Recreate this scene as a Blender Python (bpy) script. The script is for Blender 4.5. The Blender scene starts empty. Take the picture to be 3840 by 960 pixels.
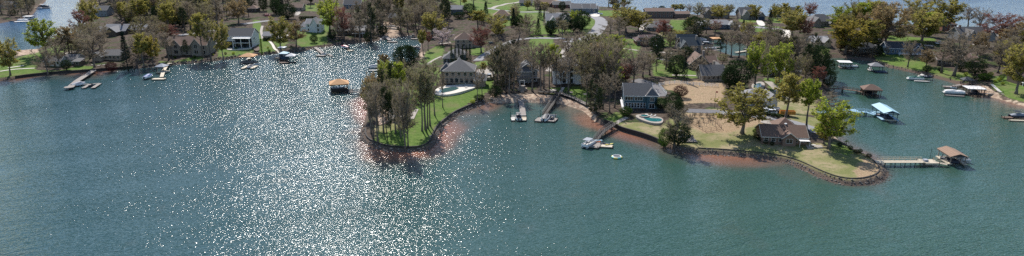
import bpy, math, random
import numpy as np
from mathutils import Vector, Matrix
from mathutils.geometry import tessellate_polygon
random.seed(7)
R = math.radians
scene = bpy.context.scene
COL = scene.collection
# ------------------------------------------------------------------ camera
CAMH, F, PXH = 71.5, 2500.0, 760.0
PITCH = math.atan(PXH / F)
CP, SP = math.cos(PITCH), math.sin(PITCH)
cam_d = bpy.data.cameras.new("camera")
cam_d.sensor_width = 36.0
cam_d.lens = 36.0 * F / 3840.0
cam_d.clip_end = 6000
cam = bpy.data.objects.new("camera", cam_d); COL.objects.link(cam)
cam.location = (0, 0, CAMH); cam.rotation_euler = (math.pi / 2 - PITCH, 0, 0)
scene.camera = cam

def ray(x, y):
    u, v = (x - 1920) / F, -(y - 480) / F
    return (u, CP + v * SP, -SP + v * CP)
def flat(x, y, z=0.0):
    d = ray(x, y); t = (z - CAMH) / d[2]
    return (d[0] * t, d[1] * t)
def scl(y):                                  # native pixels per metre at image row y
    return (y + 280) * CP / CAMH
# ------------------------------------------------------------------ shorelines (traced at water level)
A_LEFT = [(-900,420),(-400,352),(-100,315),(0,303),(60,296),(100,290),(200,279),(300,273),(345,270),(420,264),(500,258),(560,254),(620,247),(650,243),(700,240),(800,229),(880,220),(930,212),(1000,205),(1080,196),(1130,194),(1149,189),(1170,182),(1192,178),(1211,177),(1254,170),(1301,165),(1347,160),(1394,157),(1425,151),(1450,146),(1488,141),(1520,135),(1548,131),(1572,142),(1580,165),(1575,185),(1568,212),(1530,235),(1480,247),(1440,264),(1412,300),(1392,340),(1378,400),(1372,440),(1360,472)]
C_ISLAND = [(1352,495),(1354,522),(1368,538),(1387,549),(1420,560),(1463,568),(1505,571),(1545,571),(1593,567),(1612,560),(1626,550),(1636,535),(1641,518),(1653,489),(1680,462),(1724,429),(1778,405),(1824,386)]
D_BEACH = [(1860,387),(1943,384),(2019,384),(2100,390),(2144,401),(2188,417),(2215,441),(2231,457),(2258,466)]
E_WALL = [(2291,473),(2313,489),(2345,499),(2383,509),(2438,527),(2483,549)]
F_ROCK = [(2549,568),(2619,578),(2712,583),(2820,592),(2902,602),(2956,614),(3000,634),(3054,660),(3109,682),(3163,695),(3200,699),(3235,697),(3270,693),(3300,685),(3322,674),(3332,660),(3330,645),(3318,630),(3299,615),(3280,600)]
G_BACK = [(3261,589),(3234,578),(3206,562),(3185,548),(3157,535),(3136,518),(3124,498),(3108,460),(3080,425),(3082,385),(3100,350),(3105,325),(3088,290),(3085,250),(3100,224),(3125,216),(3160,217),(3200,222),(3260,230),(3310,245),(3326,252),(3380,263),(3431,275),(3500,291),(3551,304),(3592,317),(3640,338),(3694,358),(3722,365),(3773,380),(3824,394),(3860,404),(4000,450),(4300,580),(4800,760)]
H_FAR = [(5200,300),(4600,165),(4000,146),(3840,140),(3780,140),(3720,134),(3664,112),(3600,118),(3500,118),(3400,100),(3300,88),(3200,78),(3130,62),(3050,66),(3000,60),(2880,64),(2760,62),(2620,60),(2560,52),(2430,52),(2330,32),(2250,28),(2150,15),(2080,2),(2000,-12),(1700,-35),(1000,-40),(500,-40),(290,-30),(298,0),(300,30),(310,60),(326,100),(322,128),(304,134),(245,142),(240,157),(200,168),(130,190),(60,194),(0,203),(-200,232),(-900,270)]
MAIN = A_LEFT + C_ISLAND + D_BEACH + E_WALL + F_ROCK + G_BACK + H_FAR
BANK = [(-900,230),(-200,120),(0,87),(32,81),(77,75),(100,68),(118,58),(129,48),(133,40),(141,26),(158,16),(170,6),(174,-10),(150,-40),(-900,-40)]
FAR = [(-2500,-62),(500,-62),(1700,-60),(2900,-45),(3300,-16),(3440,-1),(3500,1),(3600,-4),(3900,-24),(6500,-24),(6500,-190),(-2500,-190)]
POND = [(2632,152),(2700,150),(2790,163),(2832,188),(2820,213),(2750,214),(2700,196),(2640,188)]
POND2 = [(2868,252),(3000,262),(3010,280),(2960,284),(2872,272)]
LOOPS = [np.array([flat(*p) for p in L]) for L in (MAIN, BANK, FAR, POND, POND2)]
SEG_A = np.concatenate(LOOPS); SEG_B = np.concatenate([np.roll(L, -1, axis=0) for L in LOOPS])

def sd_many(px, py, A, B, chunk=20000):
    """signed distance, positive inside"""
    out = np.empty(len(px))
    for s in range(0, len(px), chunk):
        x = px[s:s+chunk, None]; y = py[s:s+chunk, None]
        ax, ay, bx, by = A[:,0], A[:,1], B[:,0], B[:,1]
        dx, dy = bx - ax, by - ay
        t = np.clip(((x-ax)*dx + (y-ay)*dy) / (dx*dx + dy*dy + 1e-9), 0, 1)
        d2 = (x - ax - t*dx)**2 + (y - ay - t*dy)**2
        cr = ((ay > y) != (by > y)) & (x < ax + (y-ay) * dx / np.where(dy == 0, 1e-9, dy))
        ins = (cr.sum(1) & 1).astype(bool)
        out[s:s+chunk] = np.sqrt(d2.min(1)) * np.where(ins, 1, -1)
    return out
def h_from(sd, x, y):
    t = np.clip(sd / 2.2, 0, 1)
    bank = 0.05 + 1.2 * t*t*(3-2*t)
    hill = 5.0 * (1 - np.exp(-np.clip(sd - 6, 0, None) / 70.0))
    roll = (np.sin(x*0.045 + 1.3) * np.cos(y*0.037) * 0.5 + 0.12*np.sin(x*0.21+y*0.17)) * np.clip((sd-4) / 30, 0, 1)
    return np.where(sd > 0, bank + hill + roll, np.maximum(sd * 0.35, -3.0))
_hc = {}
def sdw(x, y): return float(sd_many(np.array([x]), np.array([y]), SEG_A, SEG_B)[0])
def H(x, y):
    k = (round(x, 2), round(y, 2))
    if k not in _hc:
        _hc[k] = float(h_from(np.array([sdw(x, y)]), np.array([x]), np.array([y]))[0])
    return _hc[k]
def at(x, y, dz=0.0):                        # a point of the ground seen at image position x, y
    z = 1.5
    for _ in range(7):
        p = flat(x, y, z); z = max(H(*p), 0.0)
    return Vector((p[0], p[1], z + dz))
def atw(x, y, z=0.0):
    p = flat(x, y, z); return Vector((p[0], p[1], z))
# ------------------------------------------------------------------ materials
M = {}
def nd(nt, t, **kw):
    n = nt.nodes.new(t)
    for k, v in kw.items(): setattr(n, k, v)
    return n
def mat(name, c, rough=0.7, var=0.25, sc=1.5, metal=0.0, stripe=None, spec=0.5, objrand=0.0):
    if name in M: return M[name]
    m = bpy.data.materials.new(name); m.use_nodes = True; nt = m.node_tree; L = nt.links
    b = nt.nodes["Principled BSDF"]
    b.inputs["Roughness"].default_value = rough; b.inputs["Metallic"].default_value = metal
    b.inputs["Specular IOR Level"].default_value = spec
    tc = nd(nt, "ShaderNodeTexCoord"); no = nd(nt, "ShaderNodeTexNoise")
    no.inputs["Scale"].default_value = sc; no.inputs["Detail"].default_value = 5
    L.new(tc.outputs["Object"], no.inputs["Vector"])
    mx = nd(nt, "ShaderNodeMix", data_type="RGBA")
    mx.inputs[6].default_value = (*[v * (1 - var) for v in c], 1)
    mx.inputs[7].default_value = (*[min(1, v * (1 + var)) for v in c], 1)
    L.new(no.outputs["Fac"], mx.inputs[0]); out = mx.outputs[2]
    if stripe:                                # planks / siding / shingle courses: (axis, spacing, darkness)
        w = nd(nt, "ShaderNodeTexWave", bands_direction=stripe[0]); w.inputs["Scale"].default_value = 0.314 / stripe[1]
        w.inputs["Distortion"].default_value = 0.3; L.new(tc.outputs["Object"], w.inputs["Vector"])
        rp = nd(nt, "ShaderNodeMapRange"); rp.inputs[3].default_value = 1 - stripe[2]; rp.inputs[4].default_value = 1.08
        L.new(w.outputs["Fac"], rp.inputs[0])
        m2 = nd(nt, "ShaderNodeVectorMath", operation="SCALE"); L.new(out, m2.inputs[0]); L.new(rp.outputs[0], m2.inputs["Scale"])
        out = m2.outputs[0]
    if objrand:
        oi = nd(nt, "ShaderNodeObjectInfo"); hs = nd(nt, "ShaderNodeHueSaturation")
        r1 = nd(nt, "ShaderNodeMapRange"); r1.inputs[3].default_value = 1 - objrand; r1.inputs[4].default_value = 1 + objrand
        L.new(oi.outputs["Random"], r1.inputs[0]); L.new(r1.outputs[0], hs.inputs["Value"]); L.new(out, hs.inputs["Color"]); out = hs.outputs[0]
    L.new(out, b.inputs["Base Color"])
    M[name] = m; return m
def leafmat(name, c, c2, trans=0.4):
    m = bpy.data.materials.new(name); m.use_nodes = True; nt = m.node_tree; L = nt.links
    nt.nodes.remove(nt.nodes["Principled BSDF"]); o = nt.nodes["Material Output"]
    tc = nd(nt, "ShaderNodeTexCoord"); no = nd(nt, "ShaderNodeTexNoise"); no.inputs["Scale"].default_value = 0.9; no.inputs["Detail"].default_value = 3
    L.new(tc.outputs["Object"], no.inputs["Vector"])
    oi = nd(nt, "ShaderNodeObjectInfo"); ad = nd(nt, "ShaderNodeMath", operation="MULTIPLY_ADD")
    ad.inputs[1].default_value = 0.5; L.new(oi.outputs["Random"], ad.inputs[0])
    sb = nd(nt, "ShaderNodeMath", operation="SUBTRACT"); sb.inputs[1].default_value = 0.25; L.new(no.outputs["Fac"], sb.inputs[0]); L.new(sb.outputs[0], ad.inputs[2])
    mx = nd(nt, "ShaderNodeMix", data_type="RGBA"); mx.inputs[6].default_value = (*c, 1); mx.inputs[7].default_value = (*c2, 1)
    L.new(ad.outputs[0], mx.inputs[0])
    df = nd(nt, "ShaderNodeBsdfDiffuse"); tr = nd(nt, "ShaderNodeBsdfTranslucent"); ms = nd(nt, "ShaderNodeMixShader")
    L.new(mx.outputs[2], df.inputs[0]); L.new(mx.outputs[2], tr.inputs[0]); ms.inputs[0].default_value = trans
    L.new(df.outputs[0], ms.inputs[1]); L.new(tr.outputs[0], ms.inputs[2]); L.new(ms.outputs[0], o.inputs[0])
    M[name] = m; return m
mat('bark', (.15,.125,.105), .9, .3, 3, objrand=.25)
mat('barkdark', (.05,.04,.033), .9, .3, 3, objrand=.2)
leafmat('twig', (.20,.165,.12), (.32,.265,.195), .4)
leafmat('twigred', (.26,.14,.11), (.38,.22,.17), .35)
leafmat('leaf_olive', (.27,.245,.055), (.41,.36,.095), .5)
leafmat('leaf_bud', (.26,.25,.08), (.38,.37,.11), .45)
leafmat('leaf_lime', (.25,.31,.04), (.40,.45,.06), .5)
leafmat('leaf_gold', (.27,.215,.04), (.40,.33,.065), .5)
leafmat('leaf_brown', (.25,.18,.09), (.36,.26,.12), .5)
leafmat('leaf_red', (.16,.06,.05), (.25,.10,.075))
leafmat('leaf_pale', (.22,.22,.11), (.33,.33,.15))
leafmat('leaf_dark', (.02,.036,.016), (.045,.07,.028), .2)
leafmat('leaf_blue', (.015,.026,.02), (.03,.05,.035), .15)
leafmat('leaf_green', (.05,.10,.015), (.10,.17,.03), .35)
leafmat('leaf_plum', (.05,.018,.02), (.10,.03,.035), .3)
leafmat('leaf_blossom', (.62,.50,.50), (.8,.70,.70), .4)
WH = mat('white', (.78,.78,.77), .5, .05)
mat('white_siding', (.68,.70,.72), .6, .06, 2, stripe=('Z', .2, .12))
mat('off_white', (.5,.48,.44), .7, .1)
mat('glass', (.02,.025,.03), .08, .2, .7)
mat('blue_glass', (.05,.09,.12), .08, .2, .7)
mat('stone_wall', (.27,.235,.20), .9, .35, 2.5)
mat('tan_wall', (.34,.27,.21), .85, .2, 2)
mat('cream_wall', (.55,.46,.33), .8, .12, 2)
mat('brick_wall', (.20,.13,.10), .9, .35, 3, stripe=('Z', .25, .15))
mat('red_brick', (.24,.10,.07), .9, .35, 3, stripe=('Z', .25, .15))
mat('teal_siding', (.035,.10,.135), .6, .12, 2, stripe=('Z', .22, .18))
mat('blue_siding', (.06,.12,.20), .6, .12, 2, stripe=('Z', .22, .18))
mat('grey_siding', (.24,.25,.26), .7, .12, 2, stripe=('Z', .22, .18))
mat('slate_siding', (.13,.16,.2), .7, .12, 2, stripe=('Z', .22, .18))
mat('brown_siding', (.11,.08,.06), .8, .25, 2, stripe=('Z', .25, .2))
mat('roof_grey', (.13,.125,.125), .9, .3, 1.6, stripe=('Z', .22, .15))
mat('roof_dark', (.05,.055,.065), .85, .3, 1.6, stripe=('Z', .22, .12))
mat('roof_navy', (.02,.04,.055), .8, .25, 1.6, stripe=('Z', .22, .12))
mat('roof_light', (.24,.235,.24), .9, .25, 1.6, stripe=('Z', .22, .12))
mat('roof_brown', (.17,.105,.078), .9, .3, 1.6, stripe=('Z', .22, .15))
mat('roof_tan', (.27,.175,.12), .9, .25, 1.6, stripe=('Z', .22, .12))
mat('roof_orange', (.52,.27,.11), .8, .15, 1.6, stripe=('Z', .22, .1))
mat('roof_maroon', (.085,.045,.045), .9, .25, 1.6, stripe=('Z', .22, .12))
mat('roof_paleblue', (.33,.52,.60), .5, .06, 1)
mat('roof_metal', (.5,.52,.55), .45, .1, 1)
mat('canvas', (.72,.70,.68), .8, .08, 1)
mat('canvas_grey', (.34,.36,.40), .8, .12, 1)
mat('wood_grey', (.26,.225,.20), .85, .3, 2.5, stripe=('X', .16, .25))
mat('wood_pale', (.56,.48,.36), .8, .2, 2.5, stripe=('X', .16, .2))
mat('wood_dark', (.035,.028,.026), .85, .3, 2.5)
mat('wood_brown', (.16,.10,.07), .85, .3, 2.5, stripe=('X', .16, .25))
mat('dock_blue', (.33,.52,.64), .6, .1, 2)
mat('navy_paint', (.03,.055,.10), .6, .15, 2)
mat('pile', (.055,.045,.038), .9, .3, 3)
mat('black_metal', (.02,.02,.022), .5, .2, 3)
mat('steel', (.42,.44,.46), .4, .15, 3, metal=.6)
mat('concrete', (.34,.30,.26), .9, .15, .8)
mat('concrete_white', (.62,.57,.50), .9, .1, .8)
mat('asphalt', (.145,.14,.145), .95, .2, .5)
mat('asphalt_pale', (.24,.235,.24), .95, .18, .5)
mat('rock', (.12,.105,.095), .95, .45, 2)
mat('rock_pale', (.23,.21,.19), .95, .4, 2)
mat('seawall_dark', (.035,.03,.028), .9, .35, 2)
mat('mulch', (.11,.075,.055), .95, .35, 2)
mat('pool_water', (.025,.15,.155), .05, .1, .5)
mat('pool_dark', (.05,.11,.11), .05, .1, .5)
mat('hull_white', (.75,.76,.78), .25, .05)
mat('hull_navy', (.02,.03,.06), .3, .1)
mat('hull_red', (.42,.02,.05), .4, .12)
mat('cover_blue', (.05,.11,.30), .6, .12)
mat('cover_navy', (.015,.02,.035), .6, .15)
mat('cover_green', (.01,.10,.075), .6, .15)
mat('cover_grey', (.25,.27,.31), .7, .15)
mat('orange_paint', (.50,.22,.03), .5, .15)
mat('teal_vinyl', (.08,.42,.38), .5, .06)
mat('yellow_vinyl', (.65,.55,.12), .5, .06)
mat('tyre', (.02,.02,.02), .8, .1)
mat('car_black', (.02,.02,.025), .25, .1)
mat('car_silver', (.35,.36,.38), .3, .1, metal=.5)
mat('car_white', (.75,.77,.8), .3, .04)
mat('float_orange', (.6,.13,.03), .6, .1)

# ------------------------------------------------------------------ mesh builder
class MB:
    def __init__(s): s.v = []; s.f = []; s.m = []
    def face(s, idx, m=0): s.f.append(tuple(idx)); s.m.append(m)
    def add(s, vs, fs, m=0):
        n = len(s.v); s.v += [tuple(v) for v in vs]
        for f in fs: s.face([i + n for i in f], m)
    def box(s, x0, x1, y0, y1, z0, z1, m=0, T=None):
        vs = [Vector(p) for p in ((x0,y0,z0),(x1,y0,z0),(x1,y1,z0),(x0,y1,z0),(x0,y0,z1),(x1,y0,z1),(x1,y1,z1),(x0,y1,z1))]
        if T is not None: vs = [T @ v for v in vs]
        s.add(vs, [(3,2,1,0),(4,5,6,7),(0,1,5,4),(1,2,6,5),(2,3,7,6),(3,0,4,7)], m)
    def beam(s, a, b, w, t, m=0):            # box whose top runs from a to b
        a, b = Vector(a), Vector(b); d = b - a
        n = Vector((-d.y, d.x, 0)); n = n.normalized() * (w/2) if n.length > 1e-6 else Vector((w/2,0,0))
        if abs(d.x)+abs(d.y) < 1e-6:
            s.box(a.x-w/2, a.x+w/2, a.y-t/2, a.y+t/2, min(a.z,b.z), max(a.z,b.z), m); return
        u = Vector((0,0,-t))
        vs = [a-n+u, a+n+u, b+n+u, b-n+u, a-n, a+n, b+n, b-n]
        s.add(vs, [(0,1,2,3),(7,6,5,4),(1,0,4,5),(2,1,5,6),(3,2,6,7),(0,3,7,4)], m)
    def tube(s, pts, rads, n=6, m=0, cap=True):
        pts = [Vector(p) for p in pts]; base = len(s.v)
        for i, p in enumerate(pts):
            d = (pts[min(i+1, len(pts)-1)] - pts[max(i-1, 0)])
            d = d.normalized() if d.length > 1e-9 else Vector((0,0,1))
            a = d.orthogonal().normalized() if i == 0 else (pa - d * pa.dot(d)).normalized()
            pa = a; b = d.cross(a)
            for k in range(n):
                q = 2*math.pi*k/n; s.v.append(tuple(p + (a*math.cos(q) + b*math.sin(q)) * rads[i]))
        for i in range(len(pts)-1):
            for k in range(n):
                s.face([base+i*n+k, base+i*n+(k+1)%n, base+(i+1)*n+(k+1)%n, base+(i+1)*n+k], m)
        if cap:
            s.face([base+k for k in range(n)][::-1], m); s.face([base+(len(pts)-1)*n+k for k in range(n)], m)
    def loft(s, rings, m=0, cap=True):
        n = len(rings[0]); base = len(s.v)
        for r in rings: s.v += [tuple(p) for p in r]
        for i in range(len(rings)-1):
            for k in range(n):
                s.face([base+i*n+k, base+i*n+(k+1)%n, base+(i+1)*n+(k+1)%n, base+(i+1)*n+k], m)
        if cap:
            s.face([base+k for k in range(n)][::-1], m); s.face([base+(len(rings)-1)*n+k for k in range(n)], m)
    def mesh(s, name, mats, smooth=False):
        me = bpy.data.meshes.new(name); me.from_pydata(s.v, [], s.f)
        for q in (mats if isinstance(mats, (list, tuple)) else [mats]): me.materials.append(M[q] if isinstance(q, str) else q)
        me.polygons.foreach_set('material_index', s.m)
        if smooth: me.polygons.foreach_set('use_smooth', [True]*len(s.f))
        me.update(); return me
    def build(s, name, mats, parent=None, loc=None, rz=None, smooth=False):
        return link(name, s.mesh(name, mats, smooth), parent, loc, rz)
def link(name, me, parent=None, loc=None, rz=None):
    o = bpy.data.objects.new(name, me); COL.objects.link(o)
    if parent is not None: o.parent = parent
    if loc is not None: o.location = loc
    if rz is not None: o.rotation_euler = (0, 0, rz)
    return o
def tag(o, label=None, cat=None, group=None, kind=None):
    if label: o['label'] = label
    if cat: o['category'] = cat
    if group: o['group'] = group
    if kind: o['kind'] = kind
    return o
def thing(name, label, cat, loc, rz=0.0, group=None):
    o = bpy.data.objects.new(name, None); COL.objects.link(o); o.empty_display_size = .2
    o.location = loc; o.rotation_euler = (0, 0, rz)
    return tag(o, label, cat, group)

# ------------------------------------------------------------------ ground and water sheets
def polar(r0, r1, nr, a0, a1, na):
    rs = r0 * (r1/r0) ** np.linspace(0, 1, nr); an = np.linspace(a0, a1, na)
    RR, AA = np.meshgrid(rs, an, indexing='ij')
    x = (RR*np.sin(AA)).ravel(); y = (RR*np.cos(AA)).ravel()
    i = np.arange((nr-1)*(na-1)); r = i // (na-1); c = i % (na-1); k = r*na + c
    faces = np.stack([k, k+1, k+na+1, k+na], 1)[:, ::-1]
    return x, y, faces
def grid_mesh(name, x, y, z, faces, attrs, m):
    me = bpy.data.meshes.new(name); n = len(x); nf = len(faces)
    me.vertices.add(n); me.vertices.foreach_set('co', np.stack([x, y, z], 1).astype('f').ravel())
    me.loops.add(nf*4); me.loops.foreach_set('vertex_index', faces.astype('i').ravel())
    me.polygons.add(nf); me.polygons.foreach_set('loop_start', np.arange(0, nf*4, 4, dtype='i'))
    me.polygons.foreach_set('loop_total', np.full(nf, 4, dtype='i'))
    for an, av in attrs.items():
        a = me.attributes.new(an, 'FLOAT', 'POINT'); a.data.foreach_set('value', av.astype('f'))
    me.update(calc_edges=True); me.polygons.foreach_set('use_smooth', np.ones(nf, dtype=bool))
    me.materials.append(m); return link(name, me)
ZONES = {
 'lawn': [
  [(-200,300),(-200,240),(0,222),(60,235),(110,214),(190,176),(300,140),(335,148),(320,180),(250,203),(160,232),(130,262),(225,262),(300,246),(348,248),(348,268),(190,277),(0,300)],
  [(640,230),(700,218),(760,212),(760,226),(700,237),(600,246),(598,228)],
  [(818,186),(948,183),(952,203),(818,214)],
  [(950,90),(978,93),(990,150),(1008,152),(1035,190),(1030,198),(985,200),(955,192)],
  [(1015,150),(1078,150),(1078,165),(1060,182),(1040,178)],
  [(1112,125),(1225,115),(1228,165),(1150,180),(1115,168)],
  [(1203,68),(1245,74),(1238,130),(1203,120)],
  [(1110,35),(1190,38),(1190,62),(1120,58)],
  [(1340,0),(1380,0),(1375,22),(1340,25)],
  [(1572,228),(1598,192),(1640,172),(1668,175),(1660,210),(1612,246),(1578,242)],
  [(1470,330),(1500,325),(1640,345),(1800,300),(1850,300),(1848,335),(1780,372),(1680,430),(1645,480),(1625,545),(1590,562),(1440,562),(1390,545),(1420,500),(1530,480),(1560,400),(1470,380)],
  [(1765,188),(1815,188),(1812,222),(1765,216)],[(1780,246),(1852,240),(1852,262),(1785,263)],
  [(1600,255),(1660,260),(1640,330),(1560,330)],
  [(1650,0),(2000,0),(2010,60),(1935,60),(1935,108),(1900,112),(1830,95),(1760,60)],
  [(1935,55),(2045,52),(2035,112),(2150,122),(2150,142),(1990,146),(1935,110)],
  [(2176,62),(2240,72),(2236,90),(2215,140),(2185,140),(2176,100)],
  [(2230,48),(2330,44),(2330,66),(2255,70)],
  [(1985,150),(2080,150),(2062,230),(2022,265),(1985,232)],
  [(2055,335),(2200,328),(2212,350),(2205,385),(2150,362),(2100,347)],
  [(2255,450),(2310,420),(2345,440),(2330,462),(2290,470),(2262,462)],
  [(2270,160),(2400,160),(2400,230),(2300,240),(2262,200)],
  [(2515,88),(2568,88),(2600,130),(2590,146),(2490,142)],[(2488,150),(2545,150),(2525,180),(2488,182)],
  [(2768,76),(2842,78),(2838,98),(2772,97)],[(2795,103),(2942,114),(2932,130),(2800,124)],
  [(2440,232),(2605,232),(2600,268),(2625,312),(2450,302)],
  [(2880,70),(3000,70),(3000,100),(2900,98)],
  [(3042,100),(3112,100),(3112,121),(3042,121)],[(3072,178),(3112,184),(3102,207),(3078,200)],
  [(3280,205),(3340,198),(3475,230),(3475,265),(3420,265),(3330,248),(3285,230)],
  [(3478,248),(3560,268),(3645,280),(3645,302),(3560,298),(3488,286)],
  [(3325,148),(3505,158),(3505,174),(3325,167)],
  [(3720,292),(3900,292),(3900,392),(3800,372),(3722,332)],
  [(3088,535),(3140,530),(3200,560),(3190,585),(3120,570)],
  [(2860,300),(2960,305),(2960,345),(2890,345)],
 ],
 'dry': [
  [(2280,465),(2330,455),(2420,462),(2485,480),(2480,548),(2300,486)],
  [(2480,470),(2560,430),(2700,430),(2860,445),(2860,540),(3100,540),(3200,560),(3280,600),(3320,650),(3290,685),(3200,696),(3060,660),(2950,610),(2820,588),(2600,572),(2480,545)],
  [(2960,430),(3075,440),(3075,500),(2960,470)],[(2470,115),(2600,118),(2600,145),(2470,145)],
  [(2850,345),(2960,350),(3080,370),(3080,430),(2960,425),(2850,400)],
  [(1400,470),(1560,460),(1560,540),(1420,545)],
 ],
 'straw': [
  [(2483,325),(2560,318),(2700,322),(2720,345),(2705,405),(2560,410),(2550,365),(2492,352)],
  [(3200,640),(3240,590),(3290,605),(3328,645),(3305,680),(3230,676)],
  [(2560,440),(2860,446),(2855,480),(2720,505),(2640,505),(2580,480)],
  [(2020,0),(2120,0),(2100,20),(2030,22)],
 ],
 'sand': [
  [(1840,352),(2010,352),(2100,358),(2200,390),(2235,430),(2225,462),(2130,405),(1840,395)],
  [(3425,272),(3450,268),(3500,284),(3600,312),(3640,330),(3600,322),(3500,296)],
  [(3640,318),(3700,322),(3760,360),(3900,398),(3900,425),(3760,384),(3690,362),(3650,345)],
  [(60,185),(150,182),(140,208),(60,222)],[(195,150),(245,146),(242,162),(200,172)],
  [(1420,395),(1460,400),(1455,460),(1420,470)],
  [(3075,400),(3110,400),(3150,520),(3120,520)],[(1575,190),(1592,195),(1590,215),(1572,220)],
  [(1440,92),(1500,92),(1500,140),(1430,150)],
 ],
}
CLAY = [[(1290,380),(1380,330),(1500,500),(1700,430),(1850,380),(1900,420),(1750,520),(1650,680),(1350,680),(1280,520)],
        [(2020,380),(2210,390),(2480,530),(2980,620),(2960,660),(2750,640),(2500,600),(2150,470)],
        [(3080,430),(3150,430),(3280,550),(3270,600),(3130,560)],
        [(0,290),(340,262),(420,262),(420,300),(0,330)],[(3600,330),(3900,400),(3900,450),(3650,400)],[(1190,176),(1270,165),(1270,195),(1190,200)]]
def zone_sd(polys, x, y, zlev=1.5):
    out = np.full(len(x), -12.0)
    for P in polys:
        Q = np.array([flat(a, b, zlev) for a, b in P])
        lo, hi = Q.min(0)-12, Q.max(0)+12
        m = np.where((x > lo[0]) & (x < hi[0]) & (y > lo[1]) & (y < hi[1]))[0]
        if len(m): out[m] = np.maximum(out[m], sd_many(x[m], y[m], Q, np.roll(Q, -1, axis=0)))
    return np.clip(out, -12, 12)

def ground_material():
    m = bpy.data.materials.new('ground_cover'); m.use_nodes = True; nt = m.node_tree; L = nt.links
    b = nt.nodes["Principled BSDF"]; b.inputs["Roughness"].default_value = 1.0; b.inputs["Specular IOR Level"].default_value = 0.1
    geo = nd(nt, "ShaderNodeNewGeometry")
    def noise(sc, det=5, seed=0):
        n = nd(nt, "ShaderNodeTexNoise"); n.inputs["Scale"].default_value = sc; n.inputs["Detail"].default_value = det
        mp = nd(nt, "ShaderNodeMapping"); mp.inputs["Location"].default_value = (seed*13.7, seed*7.1, 0)
        L.new(geo.outputs["Position"], mp.inputs[0]); L.new(mp.outputs[0], n.inputs["Vector"]); return n.outputs["Fac"]
    def colmix(fac, c1, c2):
        x = nd(nt, "ShaderNodeMix", data_type="RGBA"); L.new(fac, x.inputs[0])
        for i, c in ((6, c1), (7, c2)):
            if isinstance(c, tuple): x.inputs[i].default_value = (*c, 1)
            else: L.new(c, x.inputs[i])
        return x.outputs[2]
    def ramp(v, a, b_):
        r = nd(nt, "ShaderNodeMapRange", interpolation_type='SMOOTHSTEP'); r.inputs[1].default_value = a; r.inputs[2].default_value = b_
        L.new(v, r.inputs[0]); return r.outputs[0]
    n1, n2, n3, n4 = noise(.12, 4), noise(.6, 5, 1), noise(2.5, 4, 2), noise(.05, 3, 4)
    litter = colmix(ramp(n2, .35, .65), (.045,.034,.027), (.115,.088,.068))
    litter = colmix(ramp(n1, .52, .66), litter, (.045,.065,.02))
    lawn = colmix(ramp(n2, .3, .7), (.08,.14,.026), (.135,.20,.045))
    lawn = colmix(ramp(n1, .48, .66), lawn, (.15,.17,.06)); lawn = colmix(ramp(n3, .5, .8), lawn, (.06,.085,.025)); lawn = colmix(ramp(n2, .62, .74), lawn, (.17,.15,.08))
    dry = colmix(ramp(n1, .38, .6), (.19,.195,.075), (.31,.255,.15))
    dry = colmix(ramp(n2, .45, .75), dry, (.15,.17,.06))
    straw = colmix(ramp(n3, .3, .7), (.24,.165,.10), (.43,.315,.20))
    straw = colmix(ramp(n2, .55, .75), straw, (.24,.21,.11))
    sand = colmix(ramp(n2, .35, .65), (.27,.185,.135), (.50,.39,.29))
    col = litter
    for an, c in (('dry', dry), ('straw', straw), ('lawn', lawn), ('sand', sand)):
        a = nd(nt, "ShaderNodeAttribute"); a.attribute_name = an
        s = nd(nt, "ShaderNodeMath", operation="MULTIPLY_ADD"); s.inputs[1].default_value = 5.0; L.new(n2, s.inputs[0])
        s2 = nd(nt, "ShaderNodeMath", operation="ADD"); s2.inputs[1].default_value = -2.5; L.new(a.outputs["Fac"], s2.inputs[0]); L.new(s2.outputs[0], s.inputs[2])
        sandfac = ramp(s.outputs[0], -.6, .6); col = colmix(sandfac, col, c)
    sh = nd(nt, "ShaderNodeAttribute"); sh.attribute_name = 'sdist'
    edge = nd(nt, "ShaderNodeMapRange"); edge.inputs[1].default_value = 2.6; edge.inputs[2].default_value = 1.2; L.new(sh.outputs["Fac"], edge.inputs[0])
    mud = colmix(n3, (.07,.055,.045), (.18,.13,.10))
    mm_ = nd(nt, 'ShaderNodeMath', operation='MULTIPLY'); L.new(edge.outputs[0], mm_.inputs[0]); iv = nd(nt, 'ShaderNodeMath', operation='SUBTRACT'); iv.inputs[0].default_value = 1; L.new(sandfac, iv.inputs[1]); L.new(iv.outputs[0], mm_.inputs[1])
    col = colmix(mm_.outputs[0], col, mud)
    L.new(col, b.inputs["Base Color"])
    bp = nd(nt, "ShaderNodeBump"); bp.inputs["Strength"].default_value = .6; bp.inputs["Distance"].default_value = .25
    L.new(n3, bp.inputs["Height"]); L.new(bp.outputs[0], b.inputs["Normal"])
    return m
gx, gy, gf = polar(120, 1150, 560, R(-52), R(52), 760)
gsd = sd_many(gx, gy, SEG_A, SEG_B)
gz = h_from(gsd, gx, gy)
ground = grid_mesh('ground', gx, gy, gz, gf, dict(sdist=gsd, **{k: zone_sd(v, gx, gy) for k, v in ZONES.items()}), ground_material())
tag(ground, kind='structure')
# the country beyond, out to the horizon
fx, fy, ff = polar(1140, 9000, 30, R(-60), R(60), 60)
fz = np.full(len(fx), 2.0); fz[:60] = -2
far = grid_mesh('far_ground', fx, fy, fz, ff, {}, mat('far_land', (.06,.07,.035), 1, .4, .01)); tag(far, kind='structure')

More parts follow.
